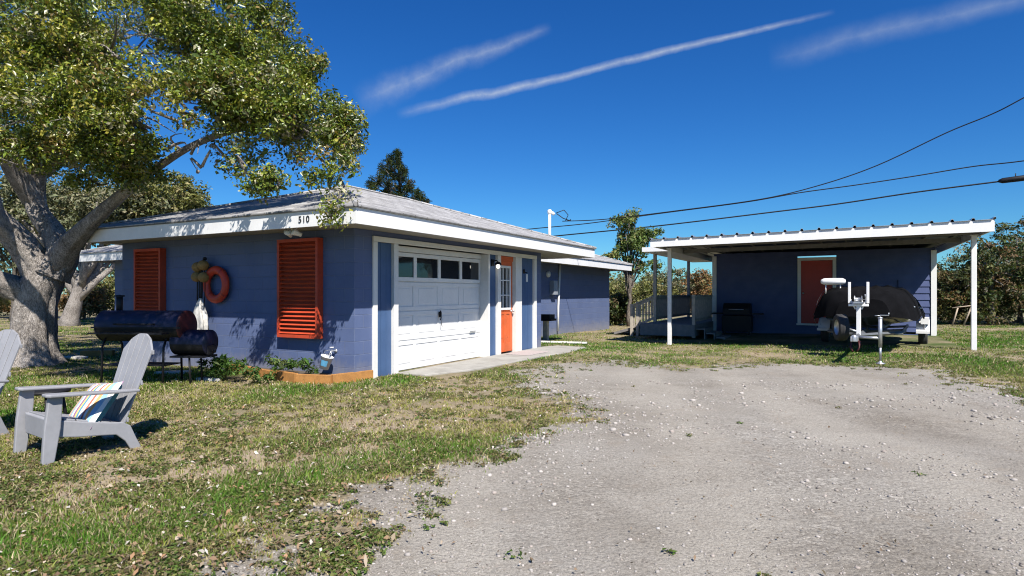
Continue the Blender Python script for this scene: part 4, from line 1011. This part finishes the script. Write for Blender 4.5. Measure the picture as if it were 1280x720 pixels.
# ------------------------------------------------------------------ carport and shed
shed = empty('carport_shed', CR, CROT, 'blue lap sided shed with a wide metal carport roof on white posts', 'carport')
XL = -7.15; QW = 6.1; QB = 10.6
def rz0(x): return 2.62 + (2.55 - 2.62) * x / XL      # underside of the fascia
def rz1(x): return 2.86 + (2.735 - 2.86) * x / XL
for x in (-.16, -6.94):
    c = cw(x, 1.2); mb = MB(); mb.box(x - .05, x + .05, 1.15, 1.25, gz(c.x, c.y) - .1, rz0(x) + .02); mb.box(x - .075, x + .075, 1.125, 1.275, rz0(x) + .02, rz0(x) + .04); mb.build('post', M['white'], shed, bevel=.006)
mb = MB()
mb.prism([(XL, rz0(XL)), (0, rz0(0)), (0, rz1(0)), (XL, rz1(XL))], 0, .03, lambda u, w, t: (u, t, w))
for x in (-.03, XL): mb.prism([(.03, rz0(x) + .02), (QB, rz0(x) + .02), (QB, rz1(x) - .02), (.03, rz1(x) - .02)], x, x + .03, lambda u, w, t: (t, u, w))
mb.build('fascia', M['white'], shed)
mb = MB()
for q in (1.2, 3.6): mb.prism([(XL + .06, rz0(XL) + .045), (-.06, rz0(0) + .045), (-.06, rz0(0) + .16), (XL + .06, rz0(XL) + .16)], q - .045, q + .045, lambda u, w, t: (u, t, w))
for i in range(12):
    x = XL + .3 + i * .6; mb.box(x - .02, x + .02, .05, QW, rz0(x) + .165, rz0(x) + .20)
mb.build('rafters', M['deck_wood'], shed)
# ribbed metal roof: ribs run front to back and show along the front edge
mb = MB(); nr = 20; pitch = -XL / nr; prof = []
for i in range(nr + 1):
    x = XL + i * pitch
    for dx, dz in ((-.035, 0), (-.018, .045), (.018, .045), (.035, 0)):
        xx = min(.02, max(XL - .02, x + dx)); prof.append((xx, rz1(xx) + .012 + dz))
prof = sorted(prof, key=lambda p: p[0])
Pm = [[Vector((x, q, z)) for x, z in prof] for q in (-.03, QB + .1)]; mb.grid(Pm, smooth=False)
mb.add([(x, -.03, z) for x, z in prof] + [(x, -.03, z - .01) for x, z in prof], [(i, i + 1, len(prof) + i + 1, len(prof) + i) for i in range(len(prof) - 1)])
mb.build('metal_roof', M['galv'], shed)
mb = MB(); mb.prism([(XL + .04, rz0(XL) + .205), (-.04, rz0(0) + .205), (-.04, rz0(0) + .215), (XL + .04, rz0(XL) + .215)], .04, QB, lambda u, w, t: (u, t, w)); mb.build('shade_ceiling', M['lintel'], shed)  # dark sheet added under the metal roof; shade is put into its colour
# lap siding
SX0, SX1 = -6.62, -.33
def lap(mb, p0, p1, nrm, z0, z1, gaps=(), step=.2):
    p0, p1, nrm = Vector(p0), Vector(p1), Vector(nrm); L = (p1 - p0).length; d = (p1 - p0) / L
    z = z0
    while z < z1 - .01:
        zt = min(z + step, z1)
        segs = [(0, L)]
        for (a, b, gz0, gz1) in gaps:
            if z < gz1 and zt > gz0: segs = [(s0, a) for s0, s1 in segs if a > s0] + [(b, s1) for s0, s1 in segs if b < s1]
        for a, b in segs:
            A, B = p0 + d * a, p0 + d * b; h0 = Vector((0, 0, z)); h1 = Vector((0, 0, zt))
            mb.add([A + h0, B + h0, B + h1, A + h1, A + h0 + nrm * .028, B + h0 + nrm * .028, B + h1 + nrm * .006, A + h1 + nrm * .006],
                   [(4, 5, 6, 7), (0, 1, 5, 4), (3, 7, 6, 2), (0, 4, 7, 3), (1, 2, 6, 5), (0, 3, 2, 1)])
        z += step
d0, d1 = -.33 - 3.675, -.33 - 2.566
dz0, dz1 = .38, 2.42
mb = MB()
lap(mb, (SX0, QW, 0), (SX1, QW, 0), (0, -1, 0), -.05, 2.70, ((d0 - SX0, d1 - SX0, dz0, dz1 + .08),))
lap(mb, (SX1, QW, 0), (SX1, QB - .2, 0), (1, 0, 0), -.05, 2.74); lap(mb, (SX0, QB - .2, 0), (SX0, QW, 0), (-1, 0, 0), -.05, 2.64); lap(mb, (SX1, QB - .2, 0), (SX0, QB - .2, 0), (0, 1, 0), -.05, 2.64)
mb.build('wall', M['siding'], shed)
for x in (SX0, SX1):
    s_ = 1 if x > -3 else -1
    mb = MB(); mb.box(min(x - s_ * .09, x + s_ * .05), max(x - s_ * .09, x + s_ * .05), QW - .05, QW - .03, -.08, 2.62); mb.box(min(x + s_ * .03, x + s_ * .05), max(x + s_ * .03, x + s_ * .05), QW - .03, QW + .1, -.08, 2.62); mb.build('corner_board', M['white'], shed)
mb = MB(); t_ = .1
mb.box(d0, d0 + t_, QW - .05, QW + .05, dz0, dz1 + .08); mb.box(d1 - t_, d1, QW - .05, QW + .05, dz0, dz1 + .08); mb.box(d0 + t_, d1 - t_, QW - .05, QW + .05, dz1 - .02, dz1 + .08); mb.box(d0 - .03, d1 + .03, QW - .1, QW + .05, dz0 - .06, dz0 - .002)
mb.build('door_frame', M['white_trim'], shed)
mb = MB(); mb.box(d0 + t_ + .004, d1 - t_ - .004, QW - .012, QW + .03, dz0, dz1 - .024)
for z0, z1 in ((.5, 1.2), (1.35, 2.2)):
    for s_ in (0, 1):
        xa = d0 + t_ + .12 + s_ * .40; mb.box(xa, xa + .29, QW - .02, QW - .012, z0, z1)
sd = mb.build('door', M['red'], shed, bevel=.003)
mb = MB(); mb.lathe([(.028, 0), (.028, .01), (.012, .015), (.012, .04), (.03, .055), (.001, .07)], 12, Matrix.Translation((d0 + t_ + .07, QW - .012, 1.35)) @ Matrix.Rotation(R(90), 4, 'X')); mb.build('handle', M['galv'], sd)
mb = MB(); mb.box(-8.25, XL - .005, 3.0, 10.4, 2.64, 2.78); mb.build('porch_roof', M['white'], shed, bevel=.005)
# small hook lantern on the sunlit wall
mb = MB(); mb.tube([(-1.25, QW - .03, 1.75), (-1.25, QW - .06, 1.68), (-1.25, QW - .06, 1.42)], .012, 6); mb.lathe([(.001, 0), (.05, .01), (.06, .04), (.02, .1), (.001, .11)], 10, Matrix.Translation((-1.25, QW - .08, 1.32))); mb.build('hanging_hook', M['black'], shed)
# deck with ramp
deck = empty('wooden_deck', CR, CROT, 'weathered wooden deck with railings and a ramp at the left of the shed', 'deck')
mb = MB(); nb = 44
for i in range(nb): mb.box(-8.27, -6.68, 3.0 + i * .145, 3.0 + i * .145 + .138, .36, .40)
mb.build('floor', M['deck_wood'], deck)
mb = MB(); mb.box(-8.27, -6.66, 2.96, 2.998, .05, .395); mb.box(-8.30, -8.272, 2.96, 9.4, .05, .395); mb.box(-6.66, -6.63, 2.96, QW - .06, .05, .395); mb.build('skirt', M['deck_wood'], deck)
for (x, y, zt) in ((-8.15, 4.18, 2.66), (-8.15, 9.2, 2.66)):
    mb = MB(); mb.box(x - .05, x + .05, y - .05, y + .05, .40, zt); mb.build('roof_post', M['wood_grey'], deck, bevel=.005)
def rail(mb, a, b, za, zb, h=.88, gap=.13):
    a, b = Vector((*a, 0)), Vector((*b, 0)); d = b - a; L = d.length; d /= L; nn = Vector((-d.y, d.x, 0))
    def quad(s0, s1, z0, z1, w):      # sloped bar between s0 and s1
        pts = []
        for s, in ((s0,), (s1,)):
            g = za + (zb - za) * s / L
            for sw in (-w, w):
                for z in (z0, z1): p = a + d * s + nn * sw; pts.append((p.x, p.y, g + z))
        mb.add(pts, [(0, 1, 3, 2), (4, 6, 7, 5), (0, 2, 6, 4), (1, 5, 7, 3), (0, 4, 5, 1), (2, 3, 7, 6)])
    quad(0, L, h - .04, h, .06); quad(0, L, h - .13, h - .042, .02); quad(0, L, .08, .17, .02)
    n = max(2, int(L / gap))
    for i in range(n):
        s = (i + .5) * L / n; quad(s - .02, s + .02, .172, h - .132, .018)
for nm, a, b, za, zb in (('railing', (-8.15, 4.24), (-8.15, 9.14), .4, .4), ('railing', (-8.1, 9.2), (-6.7, 9.2), .4, .4), ('ramp_railing', (-8.2, 4.18), (-8.92, 4.22), .4, .09), ('railing', (-6.68, 3.1), (-6.68, 5.95), .4, .4)):
    mb = MB(); rail(mb, a, b, za, zb, gap=.1); mb.build(nm, M['wood_grey'], deck)
for x, y, z0, z1 in ((-8.95, 4.22, -.1, .98), (-8.75, 4.22, -.1, 1.06), (-6.68, 3.08, .0, 1.3)):
    mb = MB(); mb.box(x - .045, x + .045, y - .045, y + .045, z0, z1); mb.build('newel', M['wood_grey'], deck, bevel=.005)
mb = MB(); mb.prism([(-8.3, .395), (-8.3, .3), (-9.6, -.06), (-9.6, .02)], 4.28, 5.6, lambda u, w, t: (u, t, w)); mb.build('ramp', M['deck_wood'], deck)
mb = MB()
for i in range(3): mb.box(-6.62 + i * .28, -6.36 + i * .28, 3.2, 4.4, .28 - i * .12 - .04, .28 - i * .12); mb.box(-6.40 + i * .28, -6.37 + i * .28, 3.2, 4.4, -.05, .24 - i * .12)
mb.build('steps', M['deck_wood'], deck)
# gas grill in the shade
g2 = cw(-5.75, 5.35); gg2 = empty('gas_grill', (g2.x, g2.y, gz(g2.x, g2.y)), CROT, 'dark closed gas grill standing in shade against the shed wall', 'grill')
mb = MB(); mb.box(-.45, .45, -.25, .25, .1, .62); mb.build('cabinet', M['black'], gg2, bevel=.01)
mb = MB(); mb.prism([(-.27, .65), (.27, .65), (.27, .9), (.15, 1.02), (-.1, 1.02), (-.27, .85)], -.42, .42, lambda u, w, t: (t, u, w)); gl = mb.build('lid', M['black'], gg2, bevel=.015)
mb = MB(); mb.tube([(-.22, -.28, .82), (-.22, -.33, .82), (.22, -.33, .82), (.22, -.28, .82)], .014, 8); mb.build('handle', M['galv'], gl)
for a_, b_ in ((-.78, -.455), (.455, .78)): MB().box(a_, b_, -.22, .22, .66, .70).build('side_shelf', M['black'], gg2)
for x in (-.38, .38):
    mb = MB(); mb.lathe([(.001, -.02), (.1, -.02), (.1, .02), (.001, .02)], 16, Matrix.Translation((x, -.18, .09)) @ MBX); mb.build('wheel', M['rubber'], gg2)

# ------------------------------------------------------------------ boat on its trailer
BA = R(34); BO = Vector((6.72, 11.9, .02)); BROT = -BA
trailer = empty('boat_trailer', BO, BROT, 'galvanised boat trailer with white winch post and tongue jack under the carport edge', 'trailer')
boat = empty('boat', BO, BROT, 'small dark boat under a black cover on the trailer', 'boat')
# hull: stations (y, half beam, keel z, chine z, gunwale z)
ST = [(1.75, .42, .80, .88, 1.10), (1.95, .72, .72, .82, 1.10), (2.35, .92, .62, .76, 1.08), (2.9, .97, .56, .70, 1.05), (3.8, 1.05, .53, .66, 1.02), (5.0, 1.06, .52, .64, 1.0), (6.55, 1.03, .52, .64, .98)]
mb = MB(); Pm = []
for y, hb, k, c, g in ST: Pm.append([Vector((-hb, y, g)), Vector((-hb * .98, y, g - .08)), Vector((-hb * .86, y, c)), Vector((-hb * .4, y, (k + c) / 2 - .02)), Vector((0, y, k)), Vector((hb * .4, y, (k + c) / 2 - .02)), Vector((hb * .86, y, c)), Vector((hb * .98, y, g - .08)), Vector((hb, y, g))])
mb.grid(Pm); mb.add(Pm[-1], [list(range(9))]); mb.add(Pm[0], [list(range(9))[::-1]]); mb.build('hull', M['hull'], boat)
mb = MB()
for s_ in (-1, 1): mb.tube([(s_ * (hb + .01), y, g - .05) for y, hb, k, c, g in ST], .022, 8)
mb.build('rub_rail', M['grey_metal'], boat)
mb = MB(); Pm = []
CT = [(1.68, .52, 1.22), (1.85, .82, 1.42), (2.2, 1.0, 1.49), (2.9, 1.08, 1.49), (3.8, 1.09, 1.46), (4.6, 1.10, 1.43), (5.4, 1.1, 1.36), (6.6, 1.07, 1.25)]
NS, NC = 44, 41
for i in range(NS):
    y = CT[0][0] + (CT[-1][0] - CT[0][0]) * (i / (NS - 1)) ** 1.25
    q = max(k for k in range(len(CT) - 1) if CT[k][0] <= y + 1e-6); f = (y - CT[q][0]) / (CT[q + 1][0] - CT[q][0]); f = f * f * (3 - 2 * f)
    hb = CT[q][1] + (CT[q + 1][1] - CT[q][1]) * f; tz = CT[q][2] + (CT[q + 1][2] - CT[q][2]) * f
    row = []
    for j in range(NC):
        t = j / (NC - 1) * 2 - 1; fall = abs(t) ** 6
        fold = (float(vnoise(t * 4 + y * .8, y * 2.4 - t, .5)) - .5) * .07 + (float(vnoise(t * 9, y * 6, .5)) - .5) * .025
        sk = (float(vnoise(y * 9, t, .6)) - .5) * .09 * fall
        row.append(Vector((hb * t * 1.02 + sk * (1 if t > 0 else -1), y, tz * (1 - fall) + (.78 + .05 * math.sin(y * 5)) * fall + fold * (1 - .5 * fall) - .05 * math.sin(y * 2.3) ** 2 * (1 - fall))))
    Pm.append(row)
mb.grid(Pm); mb.add(Pm[-1], [list(range(NC))]); mb.add([tuple(v) for v in Pm[0]], [list(range(NC))[::-1]]); cov = mb.build('cover', M['cover'], boat)
mb = MB()
for yq in (2.5, 3.7, 5.1):
    i = max(k for k in range(len(CT)) if CT[k][0] <= yq); a_, b_ = CT[i], CT[i + 1]; f = (yq - a_[0]) / (b_[0] - a_[0]); hb = a_[1] + (b_[1] - a_[1]) * f; tz = a_[2] + (b_[2] - a_[2]) * f
    row = []
    for j in range(25):
        t = j / 24 * 2 - 1; fl2 = abs(t) ** 7; row.append((hb * t * 1.035, tz * (1 - fl2) + .80 * fl2 + .035))
    row = [(row[0][0] + .05, .52)] + row + [(row[-1][0] - .05, .52)]
    mb.grid([[Vector((x, yq - .025, z)) for x, z in row], [Vector((x, yq + .025, z)) for x, z in row]], smooth=False)
mb.build('straps', M['grey_metal'], boat)
mb = MB()
for s_ in (-1, 1): mb.grid([[Vector((s_ * (hb * .93 + .012), y, c + .12 + dz)) for dz in (0, .045)] for y, hb, k, c, g in ST[1:]])
mb.build('hull_stripe', M['ring'], boat)
mb = MB(); cx_, cy_, cz_ = -.62, 2.15, 1.60
mb.lathe([(.001, -.26), (.045, -.25), (.075, -.19), (.08, 0), (.075, .19), (.045, .25), (.001, .26)], 16, Matrix.Translation((cx_, cy_, cz_)) @ Matrix.Rotation(R(-BA * 0), 4, 'Z') @ MBX)
for dx in (-.15, .15): mb.tube([(cx_ + dx, cy_, cz_ - .05), (cx_ + dx, cy_, cz_ - .28)], .014, 6)
mb.build('bow_roll', M['white'], boat)
mb = MB(); mb.lathe([(.001, 0), (.05, .0), (.05, .01), (.001, .01)], 16, Matrix.Translation((.78, 2.26, .94)) @ Matrix.Rotation(R(40), 4, 'Z') @ Matrix.Rotation(R(80), 4, 'X')); mb.build('badge', M['white'], boat)
# trailer frame
mb = MB()
mb.tube([(0, -.05, .46), (0, 1.6, .46), (0, 3.2, .46)], .05, 4, smooth=False)
for s_ in (-1, 1):
    mb.tube([(0, .9, .45), (s_ * .45, 1.9, .45), (s_ * .72, 2.6, .45), (s_ * .75, 6.3, .45)], .042, 4, smooth=False)
    mb.tube([(s_ * .38, 2.4, .58), (s_ * .42, 6.4, .56)], .035, 6)
for y in (2.2, 3.6, 5.6): mb.tube([(-.74, y, .45), (0, y, .40), (.74, y, .45)], .035, 6)
mb.tube([(-.95, 4.95, .31), (.95, 4.95, .31)], .03, 8)
for s_ in (-1, 1): mb.box(s_ * .72 - .03, s_ * .72 + .03, 4.85, 5.05, .30, .43)
mb.build('frame', simple('trailer_steel', (.16, .17, .18), .5, .4, var=.3, bs=.2), trailer)
mb = MB(); mb.box(-.06, .06, -.32, -.03, .40, .50); mb.lathe([(.001, .07), (.045, .06), (.055, 0), (.05, -.05)], 12, Matrix.Translation((0, -.28, .46))); mb.build('coupler', M['galv'], trailer, bevel=.01)
mb = MB()
for s_ in (-1, 1): mb.tube([(s_ * .06, -.05, .42), (s_ * .08, -.12, .28), (s_ * .03, -.16, .2), (s_ * .06, -.06, .24), (s_ * .08, .1, .38)], .012, 6)
mb.build('safety_chain', M['grill_red'], trailer)
mb = MB(); mb.box(-.04, .04, .69, .78, .42, 1.10); mb.box(-.18, .18, .68, .79, 1.06, 1.105)
for s_ in (-1, 1):
    mb.box(s_ * .165 - .024, s_ * .165 + .024, .69, .77, 1.12, 1.56); mb.tube([(s_ * .05, .73, 1.0), (s_ * .15, .73, 1.2)], .02, 6)
wp = mb.build('winch_post', M['white'], trailer, bevel=.006)
mb = MB(); mb.lathe([(.08, -.07), (.08, -.06), (.04, -.05), (.04, .05), (.08, .06), (.08, .07)], 16, Matrix.Translation((0, .66, 1.2)) @ MBX); mb.box(-.09, .09, .6, .72, 1.12, 1.16); mb.tube([(.08, .66, 1.2), (.13, .66, 1.2), (.13, .55, 1.3)], .012, 6); mb.build('winch', M['galv'], wp)
jx, jy = .42, -.06
mb = MB(); mb.tube([(jx, jy, .30), (jx, jy, .86)], .034, 12); mb.tube([(jx, jy, .06), (jx, jy, .32)], .024, 10); mb.lathe([(.001, .88), (.04, .87), (.04, .85)], 12, Matrix.Translation((jx, jy, 0)))
mb.tube([(.04, jy + .1, .47), (jx, jy, .47)], .03, 6); mb.lathe([(.08, 0), (.085, .015), (.03, .03), (.024, .06)], 14, Matrix.Translation((jx, jy, -.02))); jk = mb.build('jack', M['galv'], trailer)
mb = MB(); mb.tube([(jx, jy, .87), (jx, jy, .91), (jx + .14, jy, .91), (jx + .14, jy, .96)], .011, 6); mb.tube([(jx, jy, .9), (jx - .09, jy, .9)], .01, 6); mb.build('handle', M['galv'], jk)
def wheel(name, x, y, z, r, w, parent, rz=0, ry=0, mat='rubber'):
    mx = Matrix.Translation((x, y, z)) @ Matrix.Rotation(rz, 4, 'Z') @ MBX
    mb = MB(); mb.lathe([(r * .58, -w * .42), (r * .8, -w * .5), (r * .94, -w * .46), (r, -w * .34), (r * .985, -w * .12), (r, -w * .1), (r, w * .1), (r * .985, w * .12), (r, w * .34), (r * .94, w * .46), (r * .8, w * .5), (r * .58, w * .42)], 32, mx)
    t = mb.build(name, M[mat], parent)
    mb = MB(); mb.lathe([(r * .58, -w * .42), (r * .55, -w * .3), (r * .5, -w * .1), (r * .2, -w * .12), (.001, -w * .2)], 20, mx); mb.lathe([(r * .58, w * .42), (r * .55, w * .3), (r * .5, w * .1), (r * .2, w * .12), (.001, w * .2)], 20, mx); mb.build('rim', M['galv'], t)
for s_ in (-1, 1):
    wheel('wheel', s_ * 1.10, 4.95, .31, .31, .2, trailer)
    mb = MB(); Pm = []
    for a in np.linspace(R(8), R(172), 12): Pm.append([Vector((s_ * 1.10 - .14, 4.95 + .40 * math.cos(a), .31 + .36 * math.sin(a))), Vector((s_ * 1.10 + .14, 4.95 + .40 * math.cos(a), .31 + .36 * math.sin(a)))])
    Pn = [[p + Vector((0, 0, -.012)) for p in row[::-1]] for row in Pm]
    mb.grid(Pm); mb.grid(Pn); mb.box(s_ * 1.10 - .14, s_ * 1.10 + .14, 4.35, 4.58, .34, .40); mb.build('fender', M['white'], trailer)
    if s_ < 0: continue
    mb = MB(); mb.box(s_ * 1.14 - .09, s_ * 1.14 + .09, 4.5, 4.64, .56, .74); mb.tube([(s_ * 1.14, 4.58, .56), (s_ * 1.14, 4.58, .42)], .02, 6); mb.build('side_light', M['white'], trailer, bevel=.01)
wheel('spare_wheel', -.36, 1.1, .60, .285, .2, trailer, rz=R(22))
mb = MB(); mb.tube([(0, 1.1, .5), (-.25, 1.1, .58)], .025, 8); mb.build('spare_bracket', M['galv'], trailer)

# pipe frame by the hedge
pf = at(1202, 408, 23); pfr = empty('pipe_frame', (pf.x, pf.y, gz(pf.x, pf.y)), R(-20), 'pale pipe A-frame standing in front of the hedge', 'frame')
mb = MB(); mb.tube([(-.30, 0, 0), (-.12, 0, .70)], .028, 8); mb.tube([(.05, 0, 0), (.35, 0, .85)], .028, 8); mb.tube([(-.3, 0, .70), (.4, 0, .80)], .02, 8); mb.build('pipes', M['tan'], pfr)

# ------------------------------------------------------------------ wires
def wire(label, pts, r):
    mb = MB(); P = [at(*p) for p in pts]; out = []
    for i in range(len(P) - 1):        # gentle Catmull-Rom
        p0, p1, p2, p3 = P[max(0, i - 1)], P[i], P[i + 1], P[min(len(P) - 1, i + 2)]
        for k in range(6):
            t = k / 6; out.append(.5 * ((2 * p1) + (p2 - p0) * t + (2 * p0 - 5 * p1 + 4 * p2 - p3) * t * t + (3 * p1 - p0 - 3 * p2 + p3) * t ** 3))
    out.append(P[-1]); mb.tube(out, r, 6); o = mb.build('power_line', M['black'], None); return tag(o, label, 'power line', 'power lines over the yard')
wire('power line from the white mast rising steeply to the upper right', [(703, 276.5, 18.9), (757, 274, 18.4), (849, 263, 17.4), (951, 249, 16.4), (1023, 232, 15.7), (1096, 207, 15), (1183, 166, 14.2), (1239, 143, 13.7), (1280, 122, 13.3), (1420, 45, 12.4)], .014)
wire('middle power line passing behind the house roof', [(560, 297, 36), (660, 286.5, 34), (733, 279.5, 33), (820, 267.5, 32), (931, 252.8, 30), (999, 241, 29), (1072, 231, 28), (1144, 220, 27), (1217, 208, 26), (1280, 201, 25), (1420, 180, 23)], .026)
wire('lowest and thickest power line crossing above the carport', [(560, 309, 38), (694, 295, 35), (820, 282.6, 33), (970, 264.6, 31), (1047, 255, 30), (1144, 240.4, 28.5), (1248, 227, 27), (1262, 225, 26.8), (1420, 205, 25)], .036)
sb = MB(); P0, P1 = at(1248, 226.5, 26.95), at(1300, 220, 26.2)
sb.tube([P0, P0.lerp(P1, .1), P0.lerp(P1, .5), P0.lerp(P1, .9), P1], [.06, .12, .13, .12, .06], 10); sb.tube([P0.lerp(P1, .42), P0.lerp(P1, .42) + Vector((0, 0, .25))], .02, 6); so = sb.build('splice_box', M['black'], None); tag(so, 'black splice case on the lowest power line', 'splice case')

# ------------------------------------------------------------------ light, sky, camera
SUN_EL = 49.5; hd_ = Vector((-.342, .940, 0)); ce, se = math.cos(R(SUN_EL)), math.sin(R(SUN_EL))
sdir = Vector((hd_.x * ce, hd_.y * ce, -se))
sl = bpy.data.lights.new('sun', 'SUN'); sl.energy = 5.0; sl.angle = R(.5); sl.color = (1, .955, .89)
so_ = bpy.data.objects.new('sun', sl); col.objects.link(so_); so_.rotation_euler = sdir.to_track_quat('-Z', 'Y').to_euler(); so_.location = (5, -12, 20)

w = bpy.data.worlds.new('World'); scene.world = w; w.use_nodes = True; nt = w.node_tree
bgn = nt.nodes['Background']; sky = N(nt, 'ShaderNodeTexSky'); sky.sky_type = 'NISHITA'; sky.sun_disc = False
sky.sun_elevation = R(SUN_EL); sky.sun_rotation = R(160); sky.air_density = 1.0; sky.dust_density = .1; sky.ozone_density = 4.0; sky.altitude = 0
hs = N(nt, 'ShaderNodeHueSaturation'); hs.inputs['Hue'].default_value = .508; hs.inputs['Saturation'].default_value = 1.28; hs.inputs['Value'].default_value = 1.0
nt.links.new(sky.outputs[0], hs.inputs['Color'])
tc = N(nt, 'ShaderNodeTexCoord').outputs['Generated']
def dvec(px, py): return Vector(((px - CX) / F, 1, (HY - py) / F)).normalized()
def dotn(vec, c):
    n = N(nt, 'ShaderNodeVectorMath'); n.operation = 'DOT_PRODUCT'; nt.links.new(vec, n.inputs[0]); n.inputs[1].default_value = c; return n.outputs['Value']
def streak(a, b, wid0, wid1, amt, nscale, soft):
    A, B = dvec(*a), dvec(*b); nrm = A.cross(B).normalized(); mid = (A + B).normalized(); tan = (B - A).normalized(); half = (B - A).length / 2
    mp = N(nt, 'ShaderNodeMapping'); mp.inputs['Scale'].default_value = (nscale, nscale, nscale); nt.links.new(tc, mp.inputs['Vector'])
    n1 = noise_out(nt, mp.outputs[0], 1, 6, .62); n2 = noise_out(nt, mp.outputs[0], 3, 8, .68)
    dist = dotn(tc, nrm); al = math_(nt, 'DIVIDE', dotn(tc, tan), half)               # -1 .. 1 along
    t01 = math_(nt, 'MULTIPLY_ADD', al, .5, .5, True)
    wd = math_(nt, 'MULTIPLY_ADD', t01, wid1 - wid0, wid0)
    dn = math_(nt, 'ADD', dist, math_(nt, 'MULTIPLY', math_(nt, 'SUBTRACT', n1, .5), math_(nt, 'MULTIPLY', wd, 1.6)))
    rel = math_(nt, 'DIVIDE', math_(nt, 'ABSOLUTE', dn), wd)
    core = math_(nt, 'SUBTRACT', 1, rel, None, True); core = math_(nt, 'POWER', core, soft)
    endf = math_(nt, 'MULTIPLY', math_(nt, 'SUBTRACT', 1, math_(nt, 'POWER', math_(nt, 'ABSOLUTE', al), 4), None, True), amt)
    tex = math_(nt, 'MULTIPLY_ADD', n2, 1.5, 0, True)
    return math_(nt, 'MULTIPLY', math_(nt, 'MULTIPLY', core, endf), tex, None, True)
s1 = streak((495, 144), (1045, 14), .0105, .005, .62, 10, 1.2)
s2 = streak((445, 128), (690, 33), .036, .010, .36, 10, 1.7)
s3 = streak((960, 72), (1420, -35), .026, .016, .22, 7, 1.6)
tot = math_(nt, 'MAXIMUM', math_(nt, 'MAXIMUM', s1, s2), s3)
skc = mixc(nt, 1, hs.outputs[0], (.42, .88, 1.18), 'MULTIPLY')
cloud = mixc(nt, tot, skc, (7.2, 7.8, 8.2))
nt.links.new(cloud, bgn.inputs['Color']); bgn.inputs['Strength'].default_value = .064

cam = bpy.data.cameras.new('camera'); co = bpy.data.objects.new('camera', cam); col.objects.link(co)
cam.sensor_width = 36; cam.lens = 36 * F / 1280; cam.shift_y = (HY - 360) / 1280; cam.clip_end = 3000; cam.clip_start = .05
co.location = (0, 0, EYE); co.rotation_euler = (R(90), 0, 0); scene.camera = co
vs = scene.view_settings; vs.view_transform = 'Standard'; vs.look = 'None'; vs.exposure = .64; vs.gamma = 1; vs.use_curve_mapping = False
scene.render.engine = 'CYCLES'; cy = scene.cycles; cy.use_denoising = True; cy.denoiser = 'OPENIMAGEDENOISE'; cy.max_bounces = 6; cy.diffuse_bounces = 1; cy.filter_width = 1.1; cy.glossy_bounces = 3; cy.transmission_bounces = 4; cy.transparent_max_bounces = 6; cy.sample_clamp_indirect = 4
